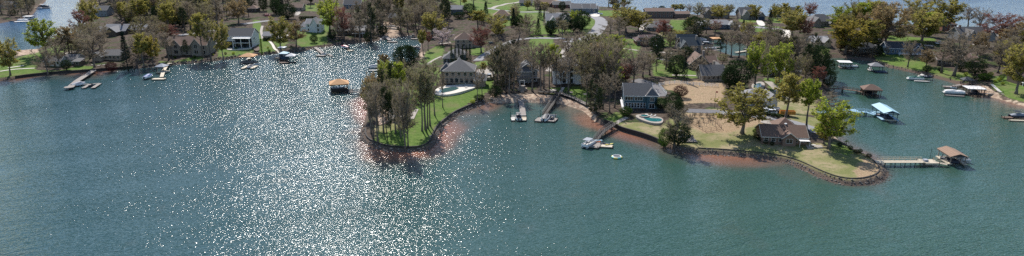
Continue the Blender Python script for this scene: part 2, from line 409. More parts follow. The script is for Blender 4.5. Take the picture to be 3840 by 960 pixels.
def water_material():
    m = bpy.data.materials.new('lake_water'); m.use_nodes = True; nt = m.node_tree; L = nt.links
    b = nt.nodes["Principled BSDF"]; b.inputs["Roughness"].default_value = WROUGH; b.inputs["IOR"].default_value = 1.33
    geo = nd(nt, "ShaderNodeNewGeometry")
    def noise(sc, st, rot, det, seed, dist=0.0):
        n = nd(nt, "ShaderNodeTexNoise"); n.inputs["Scale"].default_value = 1; n.inputs["Detail"].default_value = det
        n.inputs["Roughness"].default_value = .55; n.inputs["Distortion"].default_value = dist
        mp = nd(nt, "ShaderNodeMapping", vector_type='TEXTURE'); mp.inputs["Location"].default_value = (seed*13.7, seed*7.1, 0)
        mp.inputs["Rotation"].default_value = (0, 0, R(rot)); mp.inputs["Scale"].default_value = (1/sc, 1/(sc*st), 1)
        L.new(geo.outputs["Position"], mp.inputs[0]); L.new(mp.outputs[0], n.inputs["Vector"]); return n.outputs["Fac"]
    big, mid, fine, gust = noise(.13, 2.8, 20, 1, 0), noise(.88, 2.8, 20, 0, 3, .3), noise(2.0, 2.3, 12, 0, 5, .2), noise(.012, 3, 24, 3, 8)
    def madd(a, k, c=None):
        q = nd(nt, "ShaderNodeMath", operation="MULTIPLY_ADD"); L.new(a, q.inputs[0]); q.inputs[1].default_value = k
        if c is None: q.inputs[2].default_value = 0
        else: L.new(c, q.inputs[2])
        return q.outputs[0]
    g = nd(nt, "ShaderNodeMapRange"); g.inputs[1].default_value = .35; g.inputs[2].default_value = .65; g.inputs[3].default_value = .75; g.inputs[4].default_value = 1.25; L.new(gust, g.inputs[0])
    hgt = madd(fine, WF, madd(mid, WM, madd(big, WB)))
    hg = nd(nt, "ShaderNodeMath", operation="MULTIPLY"); L.new(hgt, hg.inputs[0]); L.new(g.outputs[0], hg.inputs[1])
    bp = nd(nt, "ShaderNodeBump"); bp.inputs["Strength"].default_value = 1; bp.inputs["Distance"].default_value = 1
    L.new(hg.outputs[0], bp.inputs["Height"]); L.new(bp.outputs[0], b.inputs["Normal"])
    at_ = nd(nt, "ShaderNodeAttribute"); at_.attribute_name = 'shallow'
    sepx = nd(nt, "ShaderNodeSeparateXYZ"); L.new(geo.outputs["Position"], sepx.inputs[0])
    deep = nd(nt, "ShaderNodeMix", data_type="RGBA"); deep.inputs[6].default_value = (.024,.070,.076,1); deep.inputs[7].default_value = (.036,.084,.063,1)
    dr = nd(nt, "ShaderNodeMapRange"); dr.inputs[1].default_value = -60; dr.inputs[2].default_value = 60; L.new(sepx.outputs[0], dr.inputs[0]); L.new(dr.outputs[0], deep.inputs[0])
    far_sky = nd(nt, "ShaderNodeMapRange", interpolation_type='SMOOTHSTEP'); far_sky.inputs[1].default_value = 420; far_sky.inputs[2].default_value = 540; L.new(sepx.outputs[1], far_sky.inputs[0])
    dm = nd(nt, "ShaderNodeMix", data_type="RGBA"); L.new(far_sky.outputs[0], dm.inputs[0]); L.new(deep.outputs[2], dm.inputs[6]); dm.inputs[7].default_value = (.035,.105,.21,1); deep = dm  # distant water painted bluer: low blue sky reflection put into the base colour
    ns = noise(.09, 1, 0, 2, 11)
    sm = nd(nt, "ShaderNodeMath", operation="MULTIPLY_ADD"); sm.inputs[1].default_value = .5; L.new(ns, sm.inputs[0])
    s0 = nd(nt, "ShaderNodeMath", operation="ADD"); s0.inputs[1].default_value = -.25; L.new(at_.outputs["Fac"], s0.inputs[0]); L.new(s0.outputs[0], sm.inputs[2])
    mg = nd(nt, "ShaderNodeMix", data_type="RGBA"); L.new(deep.outputs[2], mg.inputs[6]); mg.inputs[7].default_value = (.10,.085,.065,1)
    r1 = nd(nt, "ShaderNodeMapRange"); r1.inputs[1].default_value = .05; r1.inputs[2].default_value = .55; L.new(sm.outputs[0], r1.inputs[0]); L.new(r1.outputs[0], mg.inputs[0])
    rd = nd(nt, "ShaderNodeMix", data_type="RGBA"); L.new(mg.outputs[2], rd.inputs[6]); rd.inputs[7].default_value = (.27,.12,.075,1)
    r2 = nd(nt, "ShaderNodeMapRange"); r2.inputs[1].default_value = .3; r2.inputs[2].default_value = 1.05; L.new(sm.outputs[0], r2.inputs[0]); L.new(r2.outputs[0], rd.inputs[0])
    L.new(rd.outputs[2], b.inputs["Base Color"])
    return m
WROUGH, WB, WM, WF = .08, .36, .17, .08
wx, wy, wf = polar(20, 1145, 420, R(-56), R(56), 520)
wsd = sd_many(wx, wy, SEG_A, SEG_B)
cz = np.clip((zone_sd(CLAY, wx, wy, 0) + 6) / 12, 0, 1)
dcl = np.clip(-wsd, 0, None)
shal = (0.35 + 0.65*cz) * np.exp(-dcl / (2.5 + 9.5*cz)) * (.8 + .35*np.sin(wx*.11+np.cos(wy*.07)*2))
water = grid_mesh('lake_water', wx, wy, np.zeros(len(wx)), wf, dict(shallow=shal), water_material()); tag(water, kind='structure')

# ------------------------------------------------------------------ draped strips and patches
def strip(name, pts, width, m, dz=.10, kind='structure', step=2.0):
    P = [at(*p) for p in pts]; Q = [P[0]]
    for a, b in zip(P, P[1:]):
        n = max(1, int((b - a).length / step))
        for i in range(1, n+1): Q.append(a.lerp(b, i/n))
    for _ in range(6):                        # round the corners
        Q = [Q[0]] + [(Q[i-1] + Q[i]*2 + Q[i+1]) / 4 for i in range(1, len(Q)-1)] + [Q[-1]]
    mb = MB(); k = 4
    for i, q in enumerate(Q):
        d = Q[min(i+1, len(Q)-1)] - Q[max(i-1, 0)]; n = Vector((-d.y, d.x, 0)).normalized()
        for j in range(k+1):
            p = q + n * width * (j/k - .5); mb.v.append((p.x, p.y, max(H(p.x, p.y), .1) + dz))
    for i in range(len(Q)-1):
        for j in range(k): mb.face([i*(k+1)+j, i*(k+1)+j+1, (i+1)*(k+1)+j+1, (i+1)*(k+1)+j][::-1])
    return tag(mb.build(name, m, smooth=True), kind=kind)
def patch(name, pts, m, dz=.12, kind='structure', parent=None, smooth_edge=2, level=None):
    P = [at(*p) for p in pts]
    for _ in range(smooth_edge):
        P = [q for a, b in zip(P, P[1:] + P[:1]) for q in (a.lerp(b, .25), a.lerp(b, .75))]
    c = sum(P, Vector()) / len(P); top = (level if level is not None else max(H(p.x, p.y) for p in P + [c])) + dz
    mb = MB(); n = len(P)
    mb.v = [(p.x, p.y, top) for p in P] + [(p.x, p.y, top - 1.2) for p in P]
    for t in tessellate_polygon([[Vector((p.x, p.y, 0)) for p in P]]):
        a, b_, c_ = (Vector(mb.v[i]) for i in t)
        mb.face(t if (b_-a).cross(c_-a).z > 0 else t[::-1])
    for i in range(n): mb.face([i, (i+1) % n, n+(i+1) % n, n+i])
    o = mb.build(name, m, parent)
    if parent is None: tag(o, kind=kind)
    o['top'] = top
    return o
for pts, w, m in [
  ([(2214,57),(2240,66),(2256,78),(2254,95),(2238,118),(2212,140),(2180,152),(2130,160)], 9, 'asphalt_pale'),
  ([(2185,150),(2100,144),(2000,142),(1930,150),(1870,175),(1820,205),(1790,228)], 5, 'asphalt_pale'),
  ([(1828,30),(1880,39),(1960,46),(2060,46),(2150,54),(2214,58)], 6, 'asphalt_pale'),
  ([(2760,97),(2850,103),(2950,111)], 6, 'asphalt_pale'),
  ([(670,133),(760,119),(840,112)], 5, 'asphalt_pale'), ([(905,91),(960,83),(1020,77)], 6, 'asphalt_pale')]:
    strip('road', pts, w, m)
for pts, w, m in [
  ([(1838,34),(1860,24),(1900,14),(1960,6),(2010,-2)], 4, 'concrete'),
  ([(2140,162),(2110,205),(2085,240),(2062,268)], 4.5, 'concrete'),
  ([(2945,112),(2952,125),(2945,142)], 5, 'concrete_white'),
  ([(2560,415),(2640,418),(2700,420)], 4.5, 'asphalt'),
  ([(2700,421),(2760,431),(2860,437),(2930,447),(3005,466),(3050,478),(3066,500)], 4.5, 'asphalt_pale'),
  ([(2380,300),(2425,308),(2460,332),(2480,362)], 6, 'asphalt'),
  ([(2290,182),(2340,182),(2395,190)], 3, 'concrete'),
  ([(2440,218),(2480,222),(2530,232)], 3, 'asphalt_pale'),([(2440,190),(2480,196),(2520,200)], 3, 'concrete'),
  ([(2520,282),(2600,284),(2680,288)], 2.5, 'concrete'),
  ([(2880,306),(2905,325),(2925,352),(2935,372)], 3.5, 'concrete'),
  ([(3330,158),(3420,168),(3500,172)], 4, 'concrete'), ([(3620,165),(3700,172),(3790,180)], 4, 'concrete'),
  ([(3010,108),(3040,98),(3075,96)], 5, 'concrete'),([(1108,58),(1118,50),(1115,38)], 4, 'concrete')]:
    strip('driveway', pts, w, m)
for pts, w in [([(984,97),(979,118),(986,146)], 1.6), ([(1007,151),(1022,166),(1030,186),(1053,194)], 1.5),
  ([(0,268),(60,258),(130,256)], 1.2), ([(30,255),(90,246)], 1.2), ([(240,202),(290,192),(345,188)], 1.2),
  ([(1600,243),(1625,225),(1655,212)], 1.6), ([(2098,352),(2108,338),(2112,328)], 1.4), ([(2302,470),(2325,452),(2352,440)], 2.0),
  ([(3048,172),(3072,186)], 1.4), ([(1650,165),(1668,160),(1690,160)], 4)]:
    strip('path', pts, w, 'concrete_white' if w < 1.55 else 'concrete')
patch('driveway', [(1783,264),(1850,252),(1856,300),(1822,303),(1795,292)], 'concrete', .15)
patch('driveway', [(2832,78),(2858,80),(2874,100),(2846,101)], 'concrete_white', .2)
patch('driveway', [(2392,76),(2413,76),(2418,118),(2392,117)], 'concrete', .2)
patch('driveway', [(2205,48),(2245,50),(2252,64),(2214,64)], 'concrete_white', .2)
patch('patio', [(2790,108),(2826,124),(2820,132),(2790,128)], 'concrete', .2)
patch('patio', [(1458,410),(1570,410),(1552,448),(1456,450)], 'concrete', .08, smooth_edge=0)
patch('patio', [(2060,336),(2085,334),(2088,342),(2068,345)], 'concrete_white', .1)
patch('patio', [(3020,545),(3080,548),(3086,556),(3030,560)], 'concrete', .2, smooth_edge=0)
patch('patio', [(1010,140),(1080,132),(1082,142),(1015,152)], 'concrete_white', .2, smooth_edge=0)
patch('patio', [(950,172),(972,172),(975,196),(952,196)], 'mulch', .1)
for p in ((2140,347),(2194,353)): patch('patio', [(p[0]-11,p[1]),(p[0],p[1]-3.5),(p[0]+11,p[1]),(p[0],p[1]+4)], 'concrete', .1)
patch('patio', [(2855,452),(2930,462),(2925,474),(2850,462)], 'concrete', .12, smooth_edge=1)

# pools: coping deck with the water sheet as a child
def pool(label, deck, waterpts, wm, deckmat, extra=None):
    c = at(*waterpts[0]); root = thing('swimming_pool', label, 'pool', (0, 0, 0))
    d = patch('pool_deck', deck, deckmat, .15, parent=root, smooth_edge=3); lv = d['top']
    patch('pool_water', waterpts, wm, .02, parent=root, smooth_edge=3, level=lv)
    if extra: extra(root, lv)
pool('kidney shaped pool in a wide pale deck below the tan hip roofed house',
     [(1628,338),(1660,322),(1700,320),(1745,316),(1786,318),(1788,332),(1750,345),(1715,356),(1670,362),(1630,358)],
     [(1642,346),(1656,336),(1680,330),(1708,329),(1724,334),(1712,343),(1685,350),(1655,353)], 'pool_dark', 'concrete_white')
def spa(root, lv):
    p = at(2415, 442); mb = MB()
    for k in range(20):
        a, b = 2*math.pi*k/20, 2*math.pi*(k+1)/20
        ca, sa, cb, sb = math.cos(a), math.sin(a), math.cos(b), math.sin(b)
        mb.add([(p.x+ca*1.9,p.y+sa*1.9,lv-.3),(p.x+cb*1.9,p.y+sb*1.9,lv-.3),(p.x+cb*1.9,p.y+sb*1.9,lv+.45),(p.x+ca*1.9,p.y+sa*1.9,lv+.45),
                (p.x+cb*1.4,p.y+sb*1.4,lv+.45),(p.x+ca*1.4,p.y+sa*1.4,lv+.45),(p.x+cb*1.4,p.y+sb*1.4,lv+.2),(p.x+ca*1.4,p.y+sa*1.4,lv+.2)], [(0,1,2,3),(3,2,4,5),(5,4,6,7)])
    s = mb.build('spa', 'concrete', root)
    w = MB(); w.add([(p.x+1.42*math.cos(t*.314), p.y+1.42*math.sin(t*.314), lv+.3) for t in range(20)], [range(20)]); w.build('spa_water', 'pool_water', s)
pool('turquoise pool with a round raised spa below the teal house',
     [(2378,440),(2400,432),(2440,436),(2486,442),(2488,462),(2470,470),(2440,468),(2400,456)],
     [(2406,446),(2430,445),(2450,447),(2470,445),(2484,450),(2478,460),(2455,463),(2430,460)], 'pool_water', 'concrete', spa)
pool('narrow dark lap pool in front of the white house with the dark slate roof',
     [(850,180),(945,176),(947,186),(850,191)], [(856,182),(940,178),(941,183),(857,187)], 'pool_water', 'concrete_white')
pool('green covered pool beside the curved driveway behind the big oak',
     [(2812,318),(2850,306),(2870,316),(2862,340),(2830,345)], [(2822,322),(2848,312),(2858,322),(2848,334),(2832,336)], 'pool_dark', 'concrete')

# ------------------------------------------------------------------ houses
FOOT = []                                     # footprints (x, y, radius) that keep trees away
def windows(mbs, root, face, x, z, w, h, trim, y=0.0, side=0, yy=0.0, pane='glass'):
    """a window: frame mesh, with its pane as a child; face: wall plane y (front) or x (side)"""
    fr = MB(); pn = MB(); t = .1
    if side == 0:
        fr.box(x-w/2-t, x-w/2, y-.08, y+.05, z-t, z+h+t); fr.box(x+w/2, x+w/2+t, y-.08, y+.05, z-t, z+h+t)
        fr.box(x-w/2, x+w/2, y-.08, y+.05, z-t, z); fr.box(x-w/2, x+w/2, y-.08, y+.05, z+h, z+h+t)
        if w > 1.3:
            n = int(round(w / 1.0))
            for i in range(1, n): q = x-w/2 + w*i/n; fr.box(q-.04, q+.04, y-.07, y+.05, z, z+h)
        else: fr.box(x-w/2, x+w/2, y-.07, y+.05, z+h/2-.03, z+h/2+.03)
        pn.add([(x-w/2, y-.03, z), (x+w/2, y-.03, z), (x+w/2, y-.03, z+h), (x-w/2, y-.03, z+h)], [(0,1,2,3)])
    else:
        s = side; X = x
        fr.box(X-.05, X+.08 if s > 0 else X+.05, yy-w/2-t, yy-w/2, z-t, z+h+t); fr.box(X-.08, X+.08, yy+w/2, yy+w/2+t, z-t, z+h+t)
        fr.box(X-.08, X+.08, yy-w/2, yy+w/2, z-t, z); fr.box(X-.08, X+.08, yy-w/2, yy+w/2, z+h, z+h+t)
        pn.add([(X+.03*s, yy-w/2, z), (X+.03*s, yy+w/2, z), (X+.03*s, yy+w/2, z+h), (X+.03*s, yy-w/2, z+h)], [(0,1,2,3)])
    f = fr.build('window', trim, root); pn.build('pane', pane, f)
def wing(root, wl, fa, W, roofm, trim):
    x0, x1, y0, y1, z0, h, roof, rh = W; o = .5
    wl.box(x0, x1, y0, y1, z0 - (1.6 if z0 <= .01 else 0), h)
    mb = MB(); cx, cy = (x0+x1)/2, (y0+y1)/2; t = .18
    if roof in ('gx', 'gy'):
        if roof == 'gx': a0, a1, b0, b1, m_ = x0, x1, y0, y1, (lambda a, b, z: (a, b, z))
        else: a0, a1, b0, b1, m_ = y0, y1, x0, x1, (lambda a, b, z: (b, a, z))
        bc = (b0+b1)/2; sl = rh / ((b1-b0)/2)
        for b_, sg in ((b0, -1), (b1, 1)):
            e = b_ + sg*o; ez = h - o*sl
            vs = [m_(a0-o, e, ez), m_(a1+o, e, ez), m_(a1+o, bc, h+rh), m_(a0-o, bc, h+rh)]
            vs += [m_(a0-o, e, ez+t), m_(a1+o, e, ez+t), m_(a1+o, bc, h+rh+t), m_(a0-o, bc, h+rh+t)]
            mb.add(vs, [(0,1,2,3),(7,6,5,4),(0,4,5,1),(1,5,6,2),(3,7,4,0)])
            # barge boards and gutters
            for aa in (a0-o-.02, a1+o+.02):
                v2 = [m_(aa-.05, e, ez-.1), m_(aa+.05, e, ez-.1), m_(aa+.05, e, ez+t+.01), m_(aa-.05, e, ez+t+.01),
                      m_(aa-.05, bc, h+rh-.1), m_(aa+.05, bc, h+rh-.1), m_(aa+.05, bc, h+rh+t+.01), m_(aa-.05, bc, h+rh+t+.01)]
                fa.add(v2, [(0,1,2,3),(4,7,6,5),(0,4,5,1),(1,5,6,2),(2,6,7,3),(3,7,4,0)])
            q0, q1 = m_(a0-o, e, ez-.1), m_(a1+o, e+sg*.08, ez+.12)
            fa.box(min(q0[0],q1[0]), max(q0[0],q1[0]), min(q0[1],q1[1]), max(q0[1],q1[1]), q0[2], q1[2])
        for aa, bb in ((a0, a0+.02), (a1-.02, a1)):   # gable triangles
            wl.add([m_(aa, b0, h), m_(aa, b1, h), m_(aa, bc, h+rh), m_(bb, b0, h), m_(bb, b1, h), m_(bb, bc, h+rh)], [(0,1,2),(5,4,3),(0,3,4,1),(1,4,5,2),(2,5,3,0)])
    elif roof == 'hip':
        w, d = x1-x0, y1-y0; i = min(w, d)/2 * .95
        r = [(x0+i, cy), (x1-i, cy)] if w >= d else [(cx, y0+i), (cx, y1-i)]
        X0, X1, Y0, Y1 = x0-o, x1+o, y0-o, y1+o
        vs = [(X0,Y0,h),(X1,Y0,h),(X1,Y1,h),(X0,Y1,h),(r[0][0],r[0][1],h+rh),(r[1][0],r[1][1],h+rh)]
        mb.add(vs, ([(0,1,5,4),(2,3,4,5),(1,2,5),(3,0,4),(3,2,1,0)] if w >= d else [(0,1,4),(1,2,5,4),(2,3,5),(3,0,4,5),(3,2,1,0)]))
        for bx in ((X0,X1,Y0-.06,Y0),(X0,X1,Y1,Y1+.06),(X0-.06,X0,Y0,Y1),(X1,X1+.06,Y0,Y1)): fa.box(*bx, h-.22, h+.06)
    elif roof == 'flat':
        mb.box(x0-.3, x1+.3, y0-.3, y1+.3, h, h+.25)
    elif roof == 'shed':                      # falls toward the camera
        mb.add([(x0-o,y0-o,h),(x1+o,y0-o,h),(x1+o,y1,h+rh),(x0-o,y1,h+rh),(x0-o,y0-o,h+t),(x1+o,y0-o,h+t),(x1+o,y1,h+rh+t),(x0-o,y1,h+rh+t)], [(3,2,1,0),(4,5,6,7),(0,1,5,4),(1,2,6,5),(2,3,7,6),(3,0,4,7)])
        fa.box(x0-o, x1+o, y0-o-.08, y0-o, h-.12, h+.2)
    return mb.build('roof', roofm, root)
def house(label, xl, xr, yb, d, h, roof, rh, wallm, roofm, trim='off_white', rows=(), wings=(), rz=0, chim=None, cat='house', door=None, side=(), name='house', pane='glass', deck=None):
    p = at((xl+xr)/2, yb); w = (xr-xl) / scl(yb); root = thing(name, label, cat, p, R(rz))
    wl, fa = MB(), MB()
    W = [(-w/2, w/2, 0, d, 0, h, roof, rh)] + list(wings)
    roofs = [wing(root, wl, fa, q, roofm, trim) for q in W]
    wl.build('wall', wallm, root)
    fa.build('fascia', trim, root)
    for (k, n, z, ww, hh) in rows:           # wing index, how many, sill height, width, height
        q = W[k]
        for i in range(n):
            x = q[0] + (q[1]-q[0]) * (i+.5) / n
            windows(None, root, 0, x, z, ww, hh, trim, y=q[2], pane=pane)
    for (k, s, yy, z, ww, hh) in side:
        q = W[k]; windows(None, root, 0, q[0] if s < 0 else q[1], z, ww, hh, trim, side=s, yy=yy, pane=pane)
    if door:
        k, x, ww = door; q = W[k]; m = MB(); m.box(x-ww/2, x+ww/2, q[2]-.06, q[2]+.04, .05, 2.15); dd = m.build('door', 'brown_siding' if trim != 'white' else 'white', root)
        m = MB(); m.box(x+ww/2-.15, x+ww/2-.08, q[2]-.12, q[2]-.06, 1.0, 1.1); m.build('handle', 'steel', dd)
    if chim:
        m = MB(); x, y = chim[0], chim[1]; m.box(x-.5, x+.5, y-.45, y+.45, h-.5, h+rh+1.1); m.box(x-.58, x+.58, y-.53, y+.53, h+rh+1.1, h+rh+1.25); m.build('chimney', chim[2] if len(chim) > 2 else 'brick_wall', roofs[0])
    if deck:                                  # raised timber deck: x0, x1, depth, height, material
        x0, x1, dd, dz, dm = deck; m = MB(); yf = min(q[2] for q in W)
        m.box(x0, x1, yf-dd, yf-.01, dz-.2, dz)
        for i in range(int((x1-x0)/2.4)+1):
            x = x0 + .1 + i*2.4; m.box(x-.08, x+.08, yf-dd+.02, yf-dd+.18, -1.5, dz+1.0)
        m.box(x0, x1, yf-dd, yf-dd+.08, dz+.95, dz+1.05); m.box(x0, x1, yf-dd+.02, yf-dd+.06, dz+.45, dz+.52)
        m.build('deck', dm, root)
    FOOT.append((p.x - math.sin(R(rz))*d/2, p.y + math.cos(R(rz))*d/2, max(w, d)*.5 + 2.2))
    for q in wings: FOOT.append((p.x + (q[0]+q[1])/2, p.y + (q[2]+q[3])/2, max(q[1]-q[0], q[3]-q[2])*.5 + 1.5))
    return root
# left land
house('small white lakeside cottage with a grey roof at the far left shore', 172, 228, 248, 7, 2.7, 'gx', 2, 'off_white', 'roof_grey', rows=[(0,3,1,1.1,1.2)], wings=[(3,9,5,12,0,2.8,'gx',1.8)], door=(0,.9,1))
house('grey lean-to shed with an open front beside the left lawn', 278, 303, 248, 4, 2.4, 'shed', 1, 'brown_siding', 'roof_grey', rows=[(0,1,1,1.4,1.0)], cat='shed', name='shed')
house('low house with a grey roof hidden by bare trees behind the maroon shrub', 392, 452, 226, 9, 2.8, 'gx', 2.2, 'tan_wall', 'roof_grey', rows=[(0,4,1,1.2,1.2)], wings=[(-9,-4,-3,6,0,2.8,'gy',2)])
house('sprawling grey roofed house with several steep gables near the left bay', 392, 470, 132, 12, 3, 'gx', 3.4, 'brown_siding', 'roof_light', rows=[(0,6,1,1.2,1.2)], wings=[(-3,4,-5,6,0,3,'gy',2.8),(8,18,4,14,0,3.2,'gx',2.8),(-14,-7,-2,8,0,3,'gx',2.2)], chim=(3,5))
house('grey house half hidden among olive trees at the top left', 352, 402, 62, 10, 5, 'gx', 3, 'grey_siding', 'roof_grey', rows=[(0,4,1,1,1.3),(0,4,3.6,1,1.2)])
house('brown gabled stone mansion with twin dormers behind the left rock bank', 628, 776, 206, 12, 5.6, 'gx', 3.6, 'stone_wall', 'roof_brown', rows=[(0,7,.6,1.3,1.9),(0,7,3.4,1.1,1.4),(1,1,1,2.2,2),(1,1,4,1.6,2),(2,1,1,2.2,2),(2,1,4,1.8,2.2)],
      wings=[(-7.5,-2.5,-1.8,6,0,5.8,'gy',3),(3.5,9,-1.8,6,0,6,'gy',3.4),(-11,-8,-1,4,0,5,'gy',2)], chim=(-9,7), trim='off_white')
h4 = house('white modern lake house with dark slate roof and tall columned porches', 842, 945, 176, 12, 6.6, 'gx', 3.6, 'white_siding', 'roof_dark', trim='white', rows=[(0,4,4.5,1.4,1.2)], side=[(0,1,4,3.8,1.2,1.4)],
      wings=[], chim=None)
w4 = (945-842)/scl(176)
pm = MB()
for x, y, t_ in [(-1.5,-3.4,5.4), (3.2,-3.4,5.4), (w4/2-.2,-3.4,5.4), (-w4/2-3.6,-2.6,4.2), (-w4/2-.5,-2.6,4.2)]:
    cm = MB(); cm.box(x-.18, x+.18, y, y+.35, 0, t_); cm.build('column', 'white', h4)
for bx in ((-1.7, w4/2, -3.45, -3.0, 2.75, 3.05), (-1.9, w4/2+.2, -3.7, -.02, 5.4, 5.75), (-w4/2-3.9, -w4/2-.2, -2.8, 3, 4.2, 4.5), (-w4/2-3.8, -w4/2-.3, -2.7, 2.9, 2.2, 2.4)):
    cm = MB(); cm.box(*bx); cm.build('porch_roof', 'white', h4)
gm = MB(); gm.box(-1.3, w4/2-.1, -.35, -.05, .1, 5.3); gm.box(-w4/2+.2, -1.9, -.12, -.02, .1, 3.4); gm.build('glass_wall', 'glass', h4)
rm = MB(); rm.box(-1.5, w4/2-.1, -3.0, -.4, 2.8, 2.95); rm.build('balcony', 'slate_siding', h4)
house('low tan pool house behind the clipped hedge right of the white modern house', 988, 1030, 150, 7, 2.8, 'gx', 1.8, 'tan_wall', 'roof_light', rows=[(0,3,.8,1.2,1.3)])
h6 = house('bright white farmhouse with steep front gables on the green slope', 1150, 1203, 121, 9, 5.8, 'gx', 2.6, 'white_siding', 'roof_light', trim='white', rows=[(0,3,1,1,1.5),(0,3,3.6,1,1.4)], side=[(0,1,4,1,1,1.4)],
      wings=[(-10,-3.8,2,10,0,3.6,'gx',2.4),(-1.2,2.6,-.8,6,0,6.2,'gy',3.2)], chim=None)
house('dark lodge with a long white railed deck among tall trees on the left cove', 1268, 1368, 132, 11, 3.2, 'gx', 2.4, 'brown_siding', 'roof_grey', rows=[(0,8,1,1.2,1.4)], chim=(-5,4,'stone_wall'), wings=[(2,9.5,-2.4,5,0,3.4,'shed',1.2)], deck=(1,10,1.5,1.8,'white'))
house('blue grey house at the top edge above the red maple', 1292, 1350, 34, 9, 4, 'gx', 3, 'slate_siding', 'roof_dark', trim='white', rows=[(0,4,1,1.2,1.4)])
house('grey gambrel barn house at the top centre among dark trees', 1692, 1733, 54, 9, 4, 'gx', 2.5, 'slate_siding', 'roof_light', rows=[(0,3,1,1,1.3)])
house('brown roofed house half hidden at the top left of the wood', 928, 962, 46, 8, 3, 'hip', 2.6, 'brown_siding', 'roof_brown', rows=[(0,3,1,1,1.2)])
house('grey brown ranch at the top edge beside the curved hedge', 1085, 1132, 42, 9, 3, 'gx', 2.4, 'tan_wall', 'roof_brown', rows=[(0,4,1,1,1.2)])
house('tan two storey house with a steep brown hip roof behind the cypress row', 1708, 1772, 180, 10, 4.9, 'hip', 3.8, 'tan_wall', 'roof_brown', rows=[(0,3,1,1.2,1.4),(0,3,3.2,1.1,1.2)], wings=[(4.6,9,1,9,0,2.9,'gx',2)])
house('low blue grey house of two hipped wings left of the cypress row', 1664, 1716, 238, 9, 2.8, 'hip', 2.6, 'slate_siding', 'roof_grey', trim='off_white', rows=[(0,4,.8,1.1,1.5)], wings=[(-2,7,9.5,17,0,3,'hip',2.6),(-1,3,2,9,0,2.9,'gy',2.4)])
house('large tan house with dark grey hip roof above the kidney pool', 1668, 1776, 314, 13, 5.9, 'hip', 4.0, 'tan_wall', 'roof_grey', trim='off_white', rows=[(0,5,3.7,1.3,1.4),(0,6,.5,1.4,2.0)],
      wings=[(-8.4,-4,3,10,0,5.4,'hip',3),(6.5,9.5,-1,5,0,3.2,'hip',1.8),(-2.8,1.2,8,12.8,0,6.8,'gy',3),(7.5,12,-4,2,0,2.6,'gx',1.8)])
h12 = house('grey gabled house with angled roof planes and a stepped deck tower', 1940, 2014, 306, 10, 5.2, 'gy', 3.2, 'grey_siding', 'roof_grey', trim='white', rows=[(0,4,.6,1.2,2.0),(0,3,3.2,1.2,1.4)], wings=[(-4.2,1.5,-2,5,0,5.4,'gx',2.6)], deck=(-4.5,5.5,2.4,2.7,'wood_grey'))
h13 = house('white three storey house with hipped slate roof behind bare trees', 2078, 2180, 313, 10, 8.2, 'hip', 3.2, 'white_siding', 'roof_grey', trim='navy_paint', rows=[(0,4,.4,1.3,1.8),(0,4,3.2,1.3,1.8),(0,4,6,1.2,1.4)], wings=[(3,7.4,-1.6,4,0,7.6,'hip',2),(-6.8,-3.2,-1,4,0,8,'hip',2)], chim=(-3,6,'tan_wall'))
house('tan house with a steep orange brown hip roof at the top centre', 1853, 1911, 76, 10, 3.2, 'hip', 4, 'cream_wall', 'roof_tan', rows=[(0,4,1,1,1.3)])
house('white walled house with many pale grey gables between dark evergreens', 2052, 2132, 100, 12, 4.6, 'gx', 3.6, 'off_white', 'roof_light', trim='white', rows=[(0,5,1,1.2,1.6)], wings=[(-6,-1,-4,6,0,4.2,'gy',3),(3,8,-3,6,0,4.4,'gy',3)])
house('dark blue grey ranch at the top edge beside the bright lawn', 1950, 1995, 22, 9, 2.8, 'gx', 2.4, 'slate_siding', 'roof_dark', rows=[(0,4,1,1,1.2)])
house('brown ranch with a low roof right of the dark blue ranch', 2014, 2072, 26, 10, 2.9, 'gx', 2.6, 'brick_wall', 'roof_brown', rows=[(0,4,1,1,1.2)], wings=[(5,9,-2,6,0,3,'gy',2)])
house('long brick house at the top edge with pale garage apron', 2076, 2138, 30, 9, 3, 'gx', 2.2, 'red_brick', 'roof_grey', rows=[(0,5,1,1,1.2)])
house('grey contemporary house with tall white framed windows by the cul-de-sac', 2144, 2232, 50, 12, 4, 'gx', 3, 'slate_siding', 'roof_grey', trim='white', rows=[(0,6,1,1.1,2)], wings=[(-1,5,-3,6,0,4.6,'gx',2.6),(8,12,2,10,0,3.4,'gx',2)])
# middle and right land
house('brick house with dark maroon mansard roof and three pale dormers', 2388, 2484, 172, 10, 3.0, 'hip', 3.0, 'red_brick', 'roof_maroon', trim='off_white', rows=[(0,5,.7,1.6,1.4),(1,1,3.9,1.6,1.1),(2,1,3.9,1.6,1.1),(3,1,3.9,1.6,1.1)],
      wings=[(-6,-3.4,.4,4,3,5.2,'gx',.8),(-1,1.6,.4,4,3,5.2,'gx',.8),(3.8,6.4,.4,4,3,5.2,'gx',.8)])
house('round roofed grey brown house between the white drive and the red tree', 2428, 2520, 118, 13, 2.8, 'hip', 3.2, 'stone_wall', 'roof_grey', rows=[(0,6,.8,1.2,1.3)])
house('long two storey brick house along the far shore', 2424, 2522, 68, 10, 5.2, 'gx', 1.8, 'brick_wall', 'roof_brown', rows=[(0,7,1,1.2,1.2),(0,7,3.4,1.2,1.2)], wings=[(11.5,23,1,9,0,3.2,'gx',1.4)])
house('blue grey ranch with hipped right end and bright white windows', 2630, 2756, 108, 11, 3, 'hip', 2.6, 'slate_siding', 'roof_light', trim='white', rows=[(0,8,.9,1.2,1.2),(1,3,.9,1.3,1.3)], wings=[(7,13,-3,6,0,3.2,'hip',2.4)])
house('brown house of several steep gables behind the olive tree', 2640, 2726, 68, 10, 4.2, 'gx', 3.6, 'stone_wall', 'roof_grey', rows=[(0,5,1,1,1.3)], wings=[(-9,-4,-3,5,0,4,'gy',3.2),(5,9,-2,6,0,5.4,'gy',3)], chim=(4,6))
